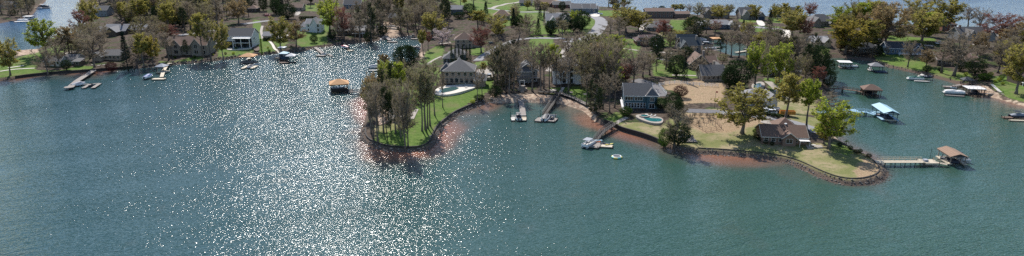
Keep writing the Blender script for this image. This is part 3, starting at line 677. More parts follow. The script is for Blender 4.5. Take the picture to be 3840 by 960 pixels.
h24 = house('large grey brown gabled house with white garage at the end of the bright drive', 2778, 2834, 74, 12, 4.2, 'gx', 4.4, 'stone_wall', 'roof_grey', trim='white', rows=[(0,4,1,1.2,1.4)], wings=[(-5,-.5,-2.5,6,0,4,'gy',3.2),(6.5,12,-1.5,8,0,3,'gy',3)])
m = MB(); m.box(7.2, 11.3, -1.58, -1.48, .1, 2.4); m.build('garage_door', 'navy_paint', h24)
house('grey house at the far shore right of the dark fir', 2916, 2986, 64, 10, 3.6, 'gx', 3.6, 'grey_siding', 'roof_grey', rows=[(0,5,1,1,1.3)], wings=[(-4,0,-3,5,0,3.8,'gy',3)], chim=(3,5))
house('cottage with dark navy roofs and pale stone gables by the inner cove', 2556, 2626, 196, 9, 4.4, 'gx', 3.4, 'stone_wall', 'roof_navy', trim='off_white', rows=[(0,3,1,1.1,1.4),(1,2,.8,1,1.5)], wings=[(-6.5,-2,-3,5,0,3.6,'gy',3.2),(-5,6,11,18,0,5,'gx',3)], chim=(3.4,3,'stone_wall'))
house('brown grey house with rounded gable roof behind the bare shrubs', 2588, 2658, 262, 10, 3.2, 'gy', 4.2, 'brown_siding', 'roof_brown', rows=[(0,4,.8,1.1,1.3)], wings=[(4,9,2,10,0,3.4,'gx',2.4)], chim=(3,6,'stone_wall'))
house('low grey brown house with pale walls behind the white fence', 2634, 2716, 304, 10, 2.9, 'gx', 3.6, 'stone_wall', 'roof_grey', rows=[(0,5,.9,1.1,1.3)], wings=[(2,7,6,13,0,3,'gy',3.4)], chim=(2,8,'tan_wall'))
h28 = house('teal two storey house with slate roof, white trim and a hipped right wing', 2342, 2440, 408, 9.5, 5.6, 'gx', 3.6, 'teal_siding', 'roof_grey', trim='white', rows=[(0,0,1,1,1),(1,1,3.5,1.5,1.3),(1,1,.6,2.0,1.8)],
      wings=[(3.2,7.4,-1.0,8.5,0,5.6,'hip',2.6)], deck=(-5.2,3,1.6,-.1,'wood_brown'), side=[(0,-1,4,3.2,.9,1.6)], rz=-4)
for x in (-3.6, .2):
    windows(None, h28, 0, x, 3.5, 3.0, 1.3, 'white', y=0)
for i in range(7): windows(None, h28, 0, -4.4+i*1.15, .5, .8, 1.9, 'white', y=0)
m = MB(); m.beam((-w4/2+2.7-.2, 7, 2.9), (-5.6, -1.5, 1.0), .15, .1); m.beam((-5.6-.2, 7, 1.9), (-5.6, -1.5, 0), 1.1, .15); m.build('stair', 'white', h28)
h29 = house('brick ranch with long brown shingle roof on the point', 2862, 3018, 542, 9.5, 2.8, 'gx', 2.6, 'brick_wall', 'roof_brown', trim='off_white', rows=[(0,6,1.0,1.3,1.2),(1,1,1,2.0,1.4)],
      wings=[(-1,3.2,-1.6,5,0,2.9,'gy',1.6),(-.5,6.5,9.6,17,0,2.9,'hip',2.8)], rz=-7, chim=None)
m = MB(); m.tube([(1.2,5,4.9),(1.2,5,5.8)], [.35,.35], 8); m.tube([(1.2,5,5.8),(1.2,5,5.95)], [.5,.4], 8); m.build('roof_vent', 'white', h29)
m = MB(); m.box(4.2, 7.4, -2.6, -.1, 2.1, 2.2); m.box(4.2,4.3,-2.6,-2.5,0,2.1); m.box(7.3,7.4,-2.6,-2.5,0,2.1); m.build('awning', 'canvas', h29)
house('pale green roofed house mostly hidden behind the big oak', 2782, 2880, 398, 11, 2.9, 'hip', 2.8, 'off_white', 'roof_light', rows=[(0,6,.9,1.2,1.2)], wings=[(4,8,-2,6,0,3.0,'gy',2.4)])
house('low house with a pale roof edge inside the bare wood', 2880, 2996, 288, 10, 2.9, 'gx', 2.2, 'brown_siding', 'roof_light', trim='white', rows=[(0,6,.9,1.2,1.2)])
house('grey stone house with gables under the pink tree at the far shore', 3040, 3124, 100, 11, 3.8, 'hip', 4.2, 'stone_wall', 'roof_grey', rows=[(0,4,1,1,1.3)], wings=[(-7,-2,-3,5,0,3.6,'gy',3),(4,8,-4,4,0,3.4,'gy',3)])
house('cream cottage with a row of small gables left of the golden tree', 3042, 3106, 172, 9, 3, 'gx', 2.2, 'cream_wall', 'roof_light', rows=[(0,5,.8,1,1.5),(1,1,2.7,1,1),(2,1,2.7,1,1)], wings=[(-4,-.5,-2,5,0,3,'gy',2),(1,4.8,-4,5,0,3,'gy',2)])
house('dark roofed house in the shade between the golden tree and the tall brown tree', 3218, 3292, 200, 11, 3.2, 'hip', 3.2, 'brown_siding', 'roof_dark', rows=[(0,5,.8,1.1,1.3)], wings=[(3,6,-4,2,0,2.6,'gy',2)])
house('dark roofed house at the far shore above the golden tree', 3172, 3238, 82, 9, 3.6, 'gx', 3, 'grey_siding', 'roof_dark', rows=[(0,4,1,1,1.2)])
house('blue cottage with dark roof and long white deck above the right lawn', 3326, 3384, 204, 9, 3.6, 'gx', 2.8, 'blue_siding', 'roof_dark', trim='white', rows=[(0,4,1,1.1,1.3)], wings=[(4.6,14,1,9,0,3.2,'gx',2.4),(9,13,-1,4,0,3.2,'gy',2)], deck=(1,16,2.4,.9,'white'), rz=-8)
house('long dark brown ranch in the shade of the big bare tree', 3520, 3640, 246, 11, 3, 'gx', 2.6, 'brown_siding', 'roof_brown', trim='off_white', rows=[(0,8,.8,1.2,1.4)], rz=-8, wings=[(4,10,-3,6,0,3,'gx',2)])
house('grey house with broad grey gabled roof by the far right shore', 3600, 3716, 152, 12, 3.4, 'gx', 4.2, 'grey_siding', 'roof_grey', rows=[(0,7,.9,1.1,1.3)], wings=[(-7,-2,-3,6,0,3.4,'gy',3.4),(5,10,-3,6,0,3.4,'gy',3.0)], chim=(-8,5))
house('brick house with white framed porch at the far right shore', 3540, 3584, 116, 9, 4.6, 'hip', 2.4, 'red_brick', 'roof_brown', rows=[(0,3,1,1,1.3),(0,3,3.2,1,1.1)])
house('pale roofed house at the right edge above the big green tree', 3772, 3838, 142, 10, 3, 'gx', 2.6, 'off_white', 'roof_light', rows=[(0,4,1,1,1.2)])
house('house with white stair porch at the right edge behind the green tree', 3828, 3900, 318, 9, 4.2, 'gx', 2.8, 'brown_siding', 'roof_brown', trim='white', rows=[(0,4,1.6,1.1,1.3)], deck=(-5,5,2,1.4,'white'))
house('grey sided house hidden in the far left bank wood', 2, 44, 34, 9, 3.5, 'gx', 2.6, 'grey_siding', 'roof_grey', rows=[(0,3,1,1,1.2)])
house('tan house glimpsed among trees above the dark lodge', 1462, 1512, 84, 9, 3.4, 'gx', 2.6, 'tan_wall', 'roof_dark', rows=[(0,4,1,1,1.2)])

# stone deck tower with steps in front of the grey gabled house
p = at(1958, 338); t = thing('garden_terrace', 'round stone terrace with white posts and steps down to the straight dock', 'terrace', p)
mb = MB(); mb.loft([[(2.3*math.cos(a*.524), 1.6*math.sin(a*.524), z) for a in range(12)] for z in (-1, .9)]); mb.build('wall', 'tan_wall', t)
mb = MB(); mb.loft([[(1.5*math.cos(a*.524), 1.1*math.sin(a*.524)+.3, z) for a in range(12)] for z in (.9, 2.0)]); mb.build('hot_tub', 'wood_grey', t)
mb = MB()
for x in (-1.0, 1.0): mb.box(x-.1, x+.1, 1.0, 1.2, 0, 4.2)
mb.box(-1.2, 1.2, 1.0, 1.15, 4.1, 4.25); mb.build('post', 'white', t)
mb = MB()
for i in range(6): mb.box(-.8, .8, -1.9-.5*i, -1.4-.5*i, -1.2, .7-.28*i)
mb.build('steps', 'wood_grey', t); FOOT.append((p.x, p.y, 3))

# ------------------------------------------------------------------ trees
def env_pt(rng, shape, Hh, Rr, tf):
    """random point on the crown envelope"""
    a = rng.uniform(0, 2*math.pi); k = rng.uniform(0, 1)
    z = tf + (1-tf)*k
    if shape == 'vase': r = Rr * math.sqrt(max(0, 1 - ((k-.55)/.58)**2)) 
    elif shape == 'oval': r = Rr * math.sqrt(max(0, 1 - ((k-.5)/.52)**2))
    else: r = Rr * (1 - k) ** .8 + .1
    return Vector((r*math.cos(a), r*math.sin(a), z*Hh))
def skeleton(seed, shape='vase', Hh=10.0, Rr=3.5, tf=.28, nl=24, ns=7, nt=14, leader=.55, multi=1):
    rng = random.Random(seed); tk = MB(); tw = MB(); tips = []
    lean = Vector((rng.uniform(-.5,.5), rng.uniform(-.5,.5), 0))
    def trunk_at(u): return Vector((lean.x*u*u + .12*math.sin(u*7+seed), lean.y*u*u + .12*math.cos(u*6+seed), u*Hh))
    n = 8; top = leader
    tk.tube([trunk_at(top*i/n) - (Vector((0,0,.3)) if i == 0 else Vector()) for i in range(n+1)], [.24*(1-.8*i/n)*(1.5 if i == 0 else 1) for i in range(n+1)], 6)
    bumps = [(rng.uniform(0, 6.28), rng.uniform(.75, 1.15)) for _ in range(6)]
    def ribbon(mb, a, b, w0, w1):
        d = (b-a); s = d.cross(Vector((rng.uniform(-1,1), rng.uniform(-1,1), rng.uniform(-1,1))))
        s = s.normalized() if s.length > 1e-6 else Vector((1,0,0))
        mb.add([a-s*w0/2, a+s*w0/2, b+s*w1/2, b-s*w1/2], [(0,1,2,3)])
    for i in range(nl):
        u = tf*.8 + (top - tf*.8) * ((i + rng.random()) / nl); a = trunk_at(min(u, top))
        az = i*2.4 + rng.uniform(-.4, .4)
        k = (i + .5) / nl
        kk = min(.98, max(.04, k + rng.uniform(-.12, .12))); kz = tf + (1-tf)*kk
        c0_ = .55 if shape == 'vase' else .45
        rr = Rr * math.sqrt(max(.02, 1 - ((kk-c0_)/(.62 if shape == 'vase' else .58))**2)) * rng.choice((.35, .7, .85, .95, 1.0))
        b = Vector((rr*math.cos(az), rr*math.sin(az), min(.93, kz)*Hh))
        bp = bumps[int((az % 6.28))% 6][1]; b = Vector((b.x*bp, b.y*bp, b.z))
        mid = a.lerp(b, .5) + Vector((rng.uniform(-.3,.3), rng.uniform(-.3,.3), (-.12 if shape != 'cone' else .1)*(b-a).length))
        r0 = .085 * (1.2 - .6*u)
        pts = []
        for q in range(6):
            t = q/5; pts.append(a*(1-t)**2 + mid*2*t*(1-t) + b*t*t)
        tk.tube(pts, [r0*(1-.75*q/5) for q in range(6)], 4, cap=False)
        for j in range(ns):
            t = .3 + .7*(j + rng.random())/ns; s0 = a*(1-t)**2 + mid*2*t*(1-t) + b*t*t
            dd = (b-a).normalized() + Vector((rng.gauss(0,.7), rng.gauss(0,.7), rng.gauss(.25,.5)))
            ln = Rr * rng.uniform(.2, .42) * (1.1 - .4*t); s1 = s0 + dd.normalized()*ln
            # keep inside the envelope
            s1.z = min(s1.z, Hh*.99)
            tk.tube([s0, s0.lerp(s1,.5) + Vector((rng.gauss(0,.06), rng.gauss(0,.06), .05)), s1], [r0*.34, r0*.22, r0*.1], 3, cap=False)
            for q in range(nt):
                tt = rng.uniform(.25, 1); c0 = s0.lerp(s1, tt)
                dv = dd.normalized() + Vector((rng.gauss(0,.8), rng.gauss(0,.8), rng.gauss(.3,.6)))
                c1 = c0 + dv.normalized()*rng.uniform(.35, .8)*Rr/3.5
                ribbon(tw, c0, c1, .058, .026); tips.append((c0, c1))
    return tk, tw, tips
def leaves(mb, tips, per, size, rng, keep=1.0, m=1):
    for c0, c1 in tips:
        if rng.random() > keep: continue
        for _ in range(per):
            p = c0.lerp(c1, rng.uniform(.2, 1.1)) + Vector((rng.gauss(0,.12), rng.gauss(0,.12), rng.gauss(0,.1)))
            n = Vector((rng.gauss(0,1), rng.gauss(0,1), rng.gauss(.9,.8))).normalized(); a = n.orthogonal().normalized() * size*rng.uniform(.6,1.25)
            b = n.cross(a) * rng.uniform(.6, 1)
            mb.add([p-a-b*.3, p+b, p+a-b*.3, p-b], [(0,1,2,3)], m)
def clump_leaves(mb, pts, per, size, sig, rng, m=0):
    for c in pts:
        for _ in range(per):
            p = c + Vector((rng.gauss(0,sig), rng.gauss(0,sig), rng.gauss(0,sig*.6)))
            n = Vector((rng.gauss(0,1), rng.gauss(0,1), rng.gauss(.6,1))).normalized(); a = n.orthogonal().normalized() * size*rng.uniform(.6,1.3)
            b = n.cross(a)*rng.uniform(.5, .9)
            mb.add([p-a-b*.3, p+b, p+a-b*.3, p-b], [(0,1,2,3)], m)
PROTO = {}                                    # kind -> list of (trunk mesh, crown mesh)
def meshes(kind, seed, shape, leaf, per, size, keep, twig='twig', bark='bark', **kw):
    key = (seed, shape, tuple(sorted(kw.items())))
    if key not in SK: SK[key] = skeleton(seed, shape, **kw)
    tk, tw, tips = SK[key]
    cr = MB(); cr.v = list(tw.v); cr.f = list(tw.f); cr.m = list(tw.m)
    if leaf: leaves(cr, tips, per, size, random.Random(seed+5), keep)
    PROTO.setdefault(kind, []).append((tk.mesh('trunk', bark, True), cr.mesh('crown', [twig] + ([leaf] if leaf else []))))
SK = {}
SHP = [(1,'vase',{}),(2,'vase',{'tf':.2,'nl':26}),(3,'oval',{'tf':.46,'leader':.8,'Rr':2.7,'nl':22}),(4,'oval',{'tf':.52,'leader':.85,'Rr':2.3,'nl':20})]
for sd, sh, kw in SHP:
    meshes('bare', sd, sh, None, 0, 0, 0, **kw)
    meshes('bud', sd, sh, 'leaf_bud', 1, .085, .6, **kw)
    meshes('pale', sd, sh, 'leaf_pale', 1, .125, .95, **kw)
    meshes('olive', sd, sh, 'leaf_olive', 2, .16, .95, **kw)
    meshes('red', sd, sh, 'leaf_red', 2, .10, .9, twig='twigred', **kw)
    meshes('brown', sd, sh, 'leaf_brown', 2, .14, .9, **kw)
    meshes('lime', sd, sh, 'leaf_lime', 2, .165, .95, **kw)
for sd, sh, kw in SHP[:2]: meshes('gold', sd, sh, 'leaf_gold', 3, .16, 1, **kw); meshes('blossom', sd+20, sh, 'leaf_blossom', 3, .1, 1, tf=.12)
meshes('ivy', 31, 'oval', 'leaf_dark', 2, .1, .9, tf=.04, leader=.85, Rr=2.6, nl=22, ns=9, nt=12)
meshes('ivy', 33, 'oval', 'leaf_dark', 1, .1, .9, tf=.1, leader=.85, Rr=2.9, nl=20, ns=9, nt=14)
meshes('densebare', 31, 'oval', 'leaf_pale', 1, .05, .2, tf=.06, leader=.8, Rr=3.0, nl=22, ns=9, nt=14)
meshes('densebare', 32, 'oval', None, 0, 0, 0, tf=.1, leader=.7, Rr=3.3, nl=22, ns=9, nt=14)
def pine(seed, tf):
    rng = random.Random(seed); tk, cr = MB(), MB()
    tk.tube([(.15*math.sin(i+seed), .1*math.cos(i*1.3), i*1.05 - (.3 if i == 0 else 0)) for i in range(10)], [.22*(1-.09*i) for i in range(10)], 6)
    pts = []
    for i in range(34):
        z = (tf + (.97-tf)*((i+rng.random())/34))*10; k = (z/10-tf)/(1-tf)
        r = (2.9*(1-k)**.6*(.55+.45*min(1,k*4)) + .2)*rng.uniform(.6, 1.1); a = i*2.4+rng.uniform(-.5,.5)
        b = Vector((r*math.cos(a), r*math.sin(a), z + rng.uniform(-.1,.6)))
        tk.tube([(0,0,z-.3), (b.x*.5, b.y*.5, z-.1), b], [.06,.045,.02], 3, cap=False)
        for t in (.55, .8, 1.0): pts.append(Vector((b.x*t, b.y*t, z-.2+.4*t)) + Vector((rng.gauss(0,.15), rng.gauss(0,.15), rng.gauss(0,.15))))
    clump_leaves(cr, pts, 34, .12, .33, rng); return tk, cr
def conifer(seed, Rr=2.4, base=.3):
    rng = random.Random(seed); tk, cr = MB(), MB(); tk.tube([(0,0,-.3),(0,0,4),(0,0,9.6)], [.22,.15,.03], 6); pts = []
    for i in range(200):
        k = (i+rng.random())/200; z = base + (9.6-base)*k; r = Rr*(1-k)**.85*rng.uniform(.55,1.12); a = i*2.399
        pts.append(Vector((r*math.cos(a), r*math.sin(a), z - .1*r)))
        if i % 5 == 0: tk.tube([(0,0,z),(r*.9*math.cos(a), r*.9*math.sin(a), z-.1*r)], [.04,.015], 3, cap=False)
    clump_leaves(cr, pts, 20, .12, .22, rng); return tk, cr
def globe(seed, n=150, stem=True, lump=.25):
    rng = random.Random(seed); tk, cr = MB(), MB(); pts = []
    for i in range(5):
        a = i*1.256; tk.tube([(0,0,-.3),(.8*math.cos(a),.8*math.sin(a),3),(2*math.cos(a),2*math.sin(a),6.5)], [.22,.14,.04], 4, cap=False)
    for i in range(n):
        u = 1-2*(i+.5)/n; a = i*2.4; q = math.sqrt(1-u*u); rr = 1 - lump*rng.random()**1.5
        pts.append(Vector((3.4*rr*q*math.cos(a), 3.4*rr*q*math.sin(a), 5.2 + 4.5*rr*u)))
    clump_leaves(cr, pts, 26, .19, .42, rng); return tk, cr
def reg(kind, gen, leaf):
    tk, cr = gen; PROTO.setdefault(kind, []).append((tk.mesh('trunk', 'barkdark', True), cr.mesh('crown', leaf)))
for s_ in (1,2,3): reg('pine', pine(s_, (.35,.5,.25)[s_-1]), 'leaf_dark')
for s_ in (1,2): reg('fir', conifer(s_), 'leaf_blue'); reg('evergreen', globe(s_+10), 'leaf_dark')
reg('cypress', conifer(9, 3.0, .1), 'leaf_dark')
for s_ in (1,2): reg('shrub', globe(s_), 'leaf_green'); reg('darkshrub', globe(s_+3), 'leaf_dark'); reg('plum', globe(s_+6, 130, lump=.4), 'leaf_plum'); reg('litshrub', globe(s_+4), 'leaf_lime')
NAMES = dict(bare='bare_tree', bud='budding_tree', pale='budding_tree', olive='leafy_tree', red='red_tree', brown='leafy_tree', lime='leafy_tree', gold='leafy_tree', blossom='blossom_tree', densebare='twiggy_tree', ivy='ivied_tree',
             pine='pine_tree', fir='fir_tree', evergreen='evergreen_tree', cypress='cypress_tree', shrub='shrub', darkshrub='shrub', plum='shrub', litshrub='shrub')
ADJ = dict(bare='bare grey tree', bud='thinly budding grey tree', pale='pale green budding tree', olive='olive yellow leafy tree', red='red budding tree', brown='brown leafing tree', lime='bright lime green tree', gold='dense golden leaved tree',
           blossom='white blossoming tree', densebare='dense grey twiggy tree', ivy='dark ivied tree', pine='dark green pine', fir='dark conical fir', evergreen='dark round evergreen', cypress='dark columnar cypress', shrub='green rounded shrub', darkshrub='dark green rounded shrub', plum='maroon leaved shrub', litshrub='yellow green shrub')
GLOBES = ('pine','fir','evergreen','cypress','shrub','darkshrub','plum','litshrub'); trng = random.Random(99); TREES = []
def put(kind, p, h, w, label, group=None, var=None):
    L = PROTO[kind]; vi = (trng.randrange(len(L)) if var is None else var) % len(L); tk, cr = L[vi]
    root = thing(NAMES[kind], label, 'shrub' if 'shrub' in NAMES[kind] else 'tree', p, trng.uniform(0, 6.28), group)
    w *= 1.12 if kind in ('bare','bud','pale','densebare') else 1.05 if kind not in GLOBES else 1; q = ((6.2, 6.2, 5.0, 4.5)[vi] if len(L) > 2 else 6.0) if kind not in GLOBES else 6.8; root.scale = (w/q, w/q, h/(10.2 if kind not in GLOBES else 9.8))
    link('trunk', tk, root); link('crown', cr, root); TREES.append((p.x, p.y, w/2)); return root
def tree(kind, x, yb, yt, wpx, where, var=None, group=None, label=None):
    p = at(x, yb); d = ray(x, yt); t = p.y / d[1]; h = CAMH + t*d[2] - p.z
    return put(kind, p, max(h, .5), wpx / scl(yb), label or (ADJ[kind] + ' ' + where), group, var)
T = [
 ('olive',41,283,141,85,'at the far left edge on the lawn',0),('lime',174,205,65,95,'on the left lawn against the far bay',1),('bare',177,272,165,70,'leaning at the left seawall left of the long dock',0),
 ('bare',223,247,130,60,'leaning left behind the white cottage',1),('brown',262,210,98,62,'beside the left bay with a dark round head',2),('red',312,138,30,60,'at the left bay shore',1),('olive',345,112,-8,75,'at the bay corner behind the red tree',0),
 ('bare',356,252,112,92,'broad and wide beside the land end of the long left dock',0),('bare',300,210,120,60,'on the left lawn nearest the shed',1),('fir',481,266,117,66,'tall and broad at the waterline right of the maroon shrub',0),('plum',418,262,232,40,'by the left seawall',0),
 ('olive',540,255,122,58,'right of the tall fir, left of the orange one',2),('gold',575,240,132,46,'orange toned between the fir and the mansion',0),('bare',520,240,130,60,'behind the tall fir',1),('darkshrub',250,262,225,36,'in front of the lean-to shed',0),
 ('bare',632,225,118,62,'in front of the left end of the mansion',2),('red',640,150,88,56,'pinkish behind the left gable of the mansion',1),('pine',700,215,150,34,'small, in front of the mansion centre',0),('olive',763,215,46,66,'tall, between the mansion and the white modern house',2),
 ('bud',790,222,70,50,'slender on the rock bank left of the white modern house',3),('olive',838,228,74,62,'leaning over the left porch of the white modern house',0),('brown',896,86,-6,75,'broad, behind the white modern house roof',0),('evergreen',1080,72,12,58,'beside the road at the top left',0),
 ('fir',1062,52,-10,40,'behind the dark round evergreen at the top left',1),('olive',1054,190,60,84,'in front of the tan pool house',0),('brown',1112,172,70,66,'just left of the white farmhouse',1),('lime',1238,128,-6,92,'large, right of the white farmhouse',0),
 ('red',1290,142,16,58,'maple red before the dark lodge',1),('bare',1352,160,42,46,'tall and thin at the cove before the dark lodge',3),('ivy',1393,154,4,56,'tall and dark at the cove edge',0),('pine',1400,152,30,40,'behind the ivied tree at the cove edge',1),
 ('olive',1622,134,45,86,'between the cove head and the blossom tree',0),('olive',1586,206,110,34,'slender and yellow on the cove point',3),('red',1606,190,118,30,'small and orange on the cove point',3),('blossom',1659,168,106,66,'beside the tan house',0),
 ('evergreen',1524,262,168,92,'broad headed pine-like at the neck of the wooded point',0),('pine',1540,270,172,56,'under the broad evergreen head at the neck of the point',1),('pine',1505,272,178,50,'left of the broad evergreen head at the neck of the point',2),
 ('red',1803,198,96,84,'broad, right of the steep brown hip roof',0),('olive',1792,110,38,60,'above the steep brown hip roof',2),('pine',1680,98,12,50,'tall, left of the gambrel barn house',0),('pine',1655,95,15,44,'nearer the cove, left of the gambrel barn house',2),
 ('evergreen',1760,62,12,46,'right of the gambrel barn house',1),('evergreen',1722,70,44,40,'low, in front of the gambrel barn house',0),
 ('bare',1400,520,330,52,'nearest the left tip of the wooded point',3),('bare',1418,534,300,58,'second from the left tip of the wooded point',2),('pine',1452,526,330,60,'tall with its trunk bare on the wooded point',1),('pine',1468,530,350,48,'slighter, next to the tall pine on the point',0),
 ('bud',1394,500,300,56,'on the pink water side of the point',2),('brown',1384,440,292,52,'low on the pink water side of the point',2),('brown',1405,400,270,70,'tan, above the pink water near the gazebo walkway',0),('pale',1485,500,320,48,'slim beside the bare pad on the point',3),('bare',1502,515,340,44,'slim just below the concrete pad on the point',3),
 ('bare',1518,553,290,74,'forked at the front of the wooded point',0),('bud',1530,548,280,60,'right of the forked tree at the front of the point',1),('bud',1583,492,262,60,'left of the cluster above the point seawall',2),('pale',1596,486,250,66,'middle of the cluster above the point seawall',3),('pale',1606,480,262,54,'right of the cluster above the point seawall',2),
 ('bare',1614,470,268,46,'rearmost of the cluster above the point seawall',3),('bare',1630,432,262,40,'slender between the pad and the pool',3),('bare',1660,402,270,30,'thin, just below the kidney pool',3),('pine',1436,430,262,58,'bushy in the middle of the wooded point',2),('pine',1470,400,240,50,'by the upper corner of the concrete pad',0),
 ('lime',1450,345,226,62,'yellow crowned at the neck of the wooded point',0),('evergreen',1478,340,235,44,'dark crowned right of the yellow one on the point neck',1),('lime',1500,380,230,54,'tall, above the concrete pad',2),('bud',1435,380,250,60,'above the gazebo walkway',0),('pale',1545,370,238,60,'pale headed above the concrete pad',0),
 ('pale',1575,345,235,66,'left of the kidney pool',1),('pale',1620,340,225,56,'beside the left corner of the tan hip roofed house',0),('bare',1590,300,215,50,'behind the pale headed pair on the point',2),('bud',1415,470,300,50,'inside the left group of the wooded point',3),('bare',1440,500,300,50,'inside the front group of the wooded point',3),('bud',1460,470,290,44,'in the middle of the wooded point',2),
 ('bare',1791,384,268,34,'at the end of the point seawall',3),('bare',1808,360,250,30,'behind the round shrub by the driveway',3),('olive',1812,285,232,24,'small at the edge of the driveway',2),
 ('ivy',1865,345,180,72,'right of the parked cars',0),('ivy',1895,340,165,66,'second right of the parked cars',1),('bare',1928,350,165,62,'on the bank left of the stone terrace',2),('bare',1910,352,175,56,'on the leafy bank left of the straight dock',3),
 ('bud',1850,300,160,66,'behind the ivied pair by the parked cars',0),('bud',1890,290,150,70,'above the ivied pair by the parked cars',1),('bud',1985,285,152,66,'behind the grey gabled house',0),('bare',1940,260,150,60,'left behind the grey gabled house',1),
 ('bare',1997,342,170,52,'first right of the stone terrace',3),('bare',2026,338,158,58,'tall, right of the grey gabled house',2),('bud',2038,332,152,54,'olive tipped between the grey and white houses',3),('lime',2070,308,162,50,'slender between the grey and white houses',2),('bare',2060,330,180,44,'reddish trunked at the white house corner',3),
 ('bare',2130,345,190,50,'thin, on the lawn before the white three storey house',3),('bare',2132,250,106,88,'huge, behind the white three storey house',0),('densebare',1945,162,98,84,'domed, beside the small road',1),('densebare',1985,130,72,70,'domed, before the dark firs',1),
 ('olive',1862,126,52,84,'round, left of the steep orange brown roof',0),('fir',1925,103,30,36,'pair left, right of the orange brown roof',0),('evergreen',1932,102,62,34,'low, right of the orange brown roof',0),('fir',1970,106,57,38,'middle of the bright lawn',1),('fir',2018,130,68,36,'left of the pale gabled house',0),
 ('fir',2025,72,22,30,'farthest, above the pale gabled house',1),('evergreen',2066,132,74,40,'in front of the pale gabled house',0),('bare',2093,118,62,44,'in front of the pale gabled house',2),('fir',1822,82,6,44,'at the bend of the far pale drive',0),('fir',1805,90,35,40,'left of the bend of the far pale drive',1),
 ('lime',2155,95,38,48,'round, left of the dark magnolias by the road',0),('evergreen',2185,108,40,52,'tall magnolia-like beside the wide road',1),('evergreen',2172,118,62,44,'lower magnolia-like beside the wide road',0),('evergreen',2150,120,72,36,'lowest magnolia-like left of the wide road',1),
 ('olive',2345,122,24,112,'huge, right of the wide road',0),('olive',2395,118,40,72,'right shoulder of the huge one by the wide road',1),('densebare',2286,140,70,66,'round topped beside the wide road',1),('bare',2320,150,60,60,'right beside the wide road',2),
 ('lime',2255,195,132,60,'lime crown behind the bare wood right of the wide road',0),('lime',2295,200,130,56,'second lime crown right of the wide road',1),('lime',2215,210,142,46,'third lime crown at the foot of the wide road',1),
 ('bud',2180,330,150,76,'left side of the wood behind the white house',0),('bud',2210,325,145,72,'inner side of the wood right of the white house',1),('bare',2240,340,150,70,'at the front of the wood right of the white house',0),('brown',2232,300,160,66,'tan headed in the wood right of the white house',2),
 ('bare',2275,345,150,74,'tall in the wood left of the teal house',1),('bare',2300,350,170,60,'close to the teal house drive',2),('bud',2260,300,148,66,'inside the wood left of the teal house',3),('red',2345,322,232,58,'rust coloured, behind the teal house',0),('bare',2376,318,176,84,'leaning, beside the teal house drive',0),
 ('bare',2200,400,270,50,'at the boardwalk end',3),('ivy',2230,425,312,80,'low and broad on the boardwalk bank',0),('pine',2215,410,300,44,'low dark at the boardwalk bank',2),('pine',2245,440,330,50,'at the shore between boardwalk and gangway',2),('bare',2285,420,280,44,'thin, left of the teal house',3),('bare',2305,405,260,44,'thin, at the teal house corner',3),('bare',2262,410,270,46,'thin, in the leafy slope left of the teal house',2),
 ('shrub',2346,434,400,44,'by the corner of the teal house',0),('evergreen',2478,410,368,44,'low against the right wall of the teal house',1),('evergreen',2520,425,348,62,'beside the teal house pool',0),('evergreen',2540,440,372,44,'right of the teal house pool',1),('plum',2550,366,320,50,'on the straw field corner',1),
 ('densebare',2530,545,382,104,'large oval at the waterline right of the teal house',0),('darkshrub',2545,545,462,80,'at the foot of the large oval bare tree',1),('shrub',2490,540,480,44,'low at the seawall left of the large oval bare tree',1),('bare',2575,512,420,50,'stunted behind the small lakeside deck',0),
 ('olive',2784,501,322,182,'very large on the point lawn with a thick dark trunk',0),('olive',2946,458,272,98,'tall, behind the ranch, left of a pair',2),('lime',3022,484,292,72,'tall, behind the ranch, right of a pair',3),('lime',3108,556,372,140,'large, over the blue walkway',0),('olive',3090,540,440,70,'lower companion of the large lime one over the blue walkway',1),
 ('densebare',3108,412,346,106,'low rounded brown, behind the large lime one',1),('pine',3045,310,172,70,'left in the dark clump of the right cove',2),('pine',3085,320,205,70,'at the right cove edge of the dark clump',0),('evergreen',3070,290,170,60,'top of the dark clump of the right cove',0),('pine',3110,300,225,66,'overhanging the right cove water',2),('red',3068,330,248,50,'dull red in front of the dark clump',2),('pine',3020,300,165,60,'behind the dark clump of the right cove',1),('evergreen',3105,330,262,46,'lowest at the right cove waterline',1),
 ('evergreen',2601,132,60,78,'big ball left of the blue grey ranch',0),('olive',2695,74,20,70,'before the brown gabled house',0),('red',2483,164,73,56,'upright between the mansard house and the lawn',2),('red',2682,120,74,38,'small at the blue grey ranch',1),('fir',2566,308,213,38,'narrow, left of the brown rounded gable',0),
 ('pine',2460,270,158,60,'dense, below the mansard house',2),('bare',2412,290,178,80,'broad, below the mansard house',0),('bud',2436,282,200,50,'olive tipped, right of the leaning one by the drive',3),('evergreen',2765,330,222,104,'huge black-green right of the low grey brown house',0),('evergreen',2735,330,250,60,'left flank of the huge black-green one',1),
 ('lime',2832,318,156,92,'bright, right of the huge black-green evergreen',0),('lime',2922,312,152,78,'pale lime in the bare wood',1),('pale',2880,300,170,50,'between the two bright lime ones',2),('olive',2862,172,116,96,'low golden in front of the far lawn',1),('olive',2968,143,34,100,'large, right of the far fir',0),('red',3018,146,68,60,'rusty, right of the large olive one',0),
 ('fir',2884,112,36,40,'by the far garage drive',1),('fir',2786,114,74,34,'at the right end of the blue grey ranch',0),('olive',2545,146,114,90,'low broad golden bush-like above the navy roofs',1),('bare',2740,215,108,50,'left on the inner cove bank',2),('bare',2770,218,112,50,'middle on the inner cove bank',3),('bare',2800,216,118,48,'right on the inner cove bank',2),('bare',2720,205,115,46,'nearest the navy roofs on the inner cove bank',3),
 ('pine',2700,205,130,44,'dark beside the inner cove boats',2),('densebare',2585,235,170,60,'round before the navy roofed cottage',1),('bare',2620,290,205,60,'before the brown rounded gable',0),('darkshrub',2500,225,205,24,'on the lawn below the pale walk',0),('fir',2512,268,235,24,'small on the lawn left of the narrow fir',1),
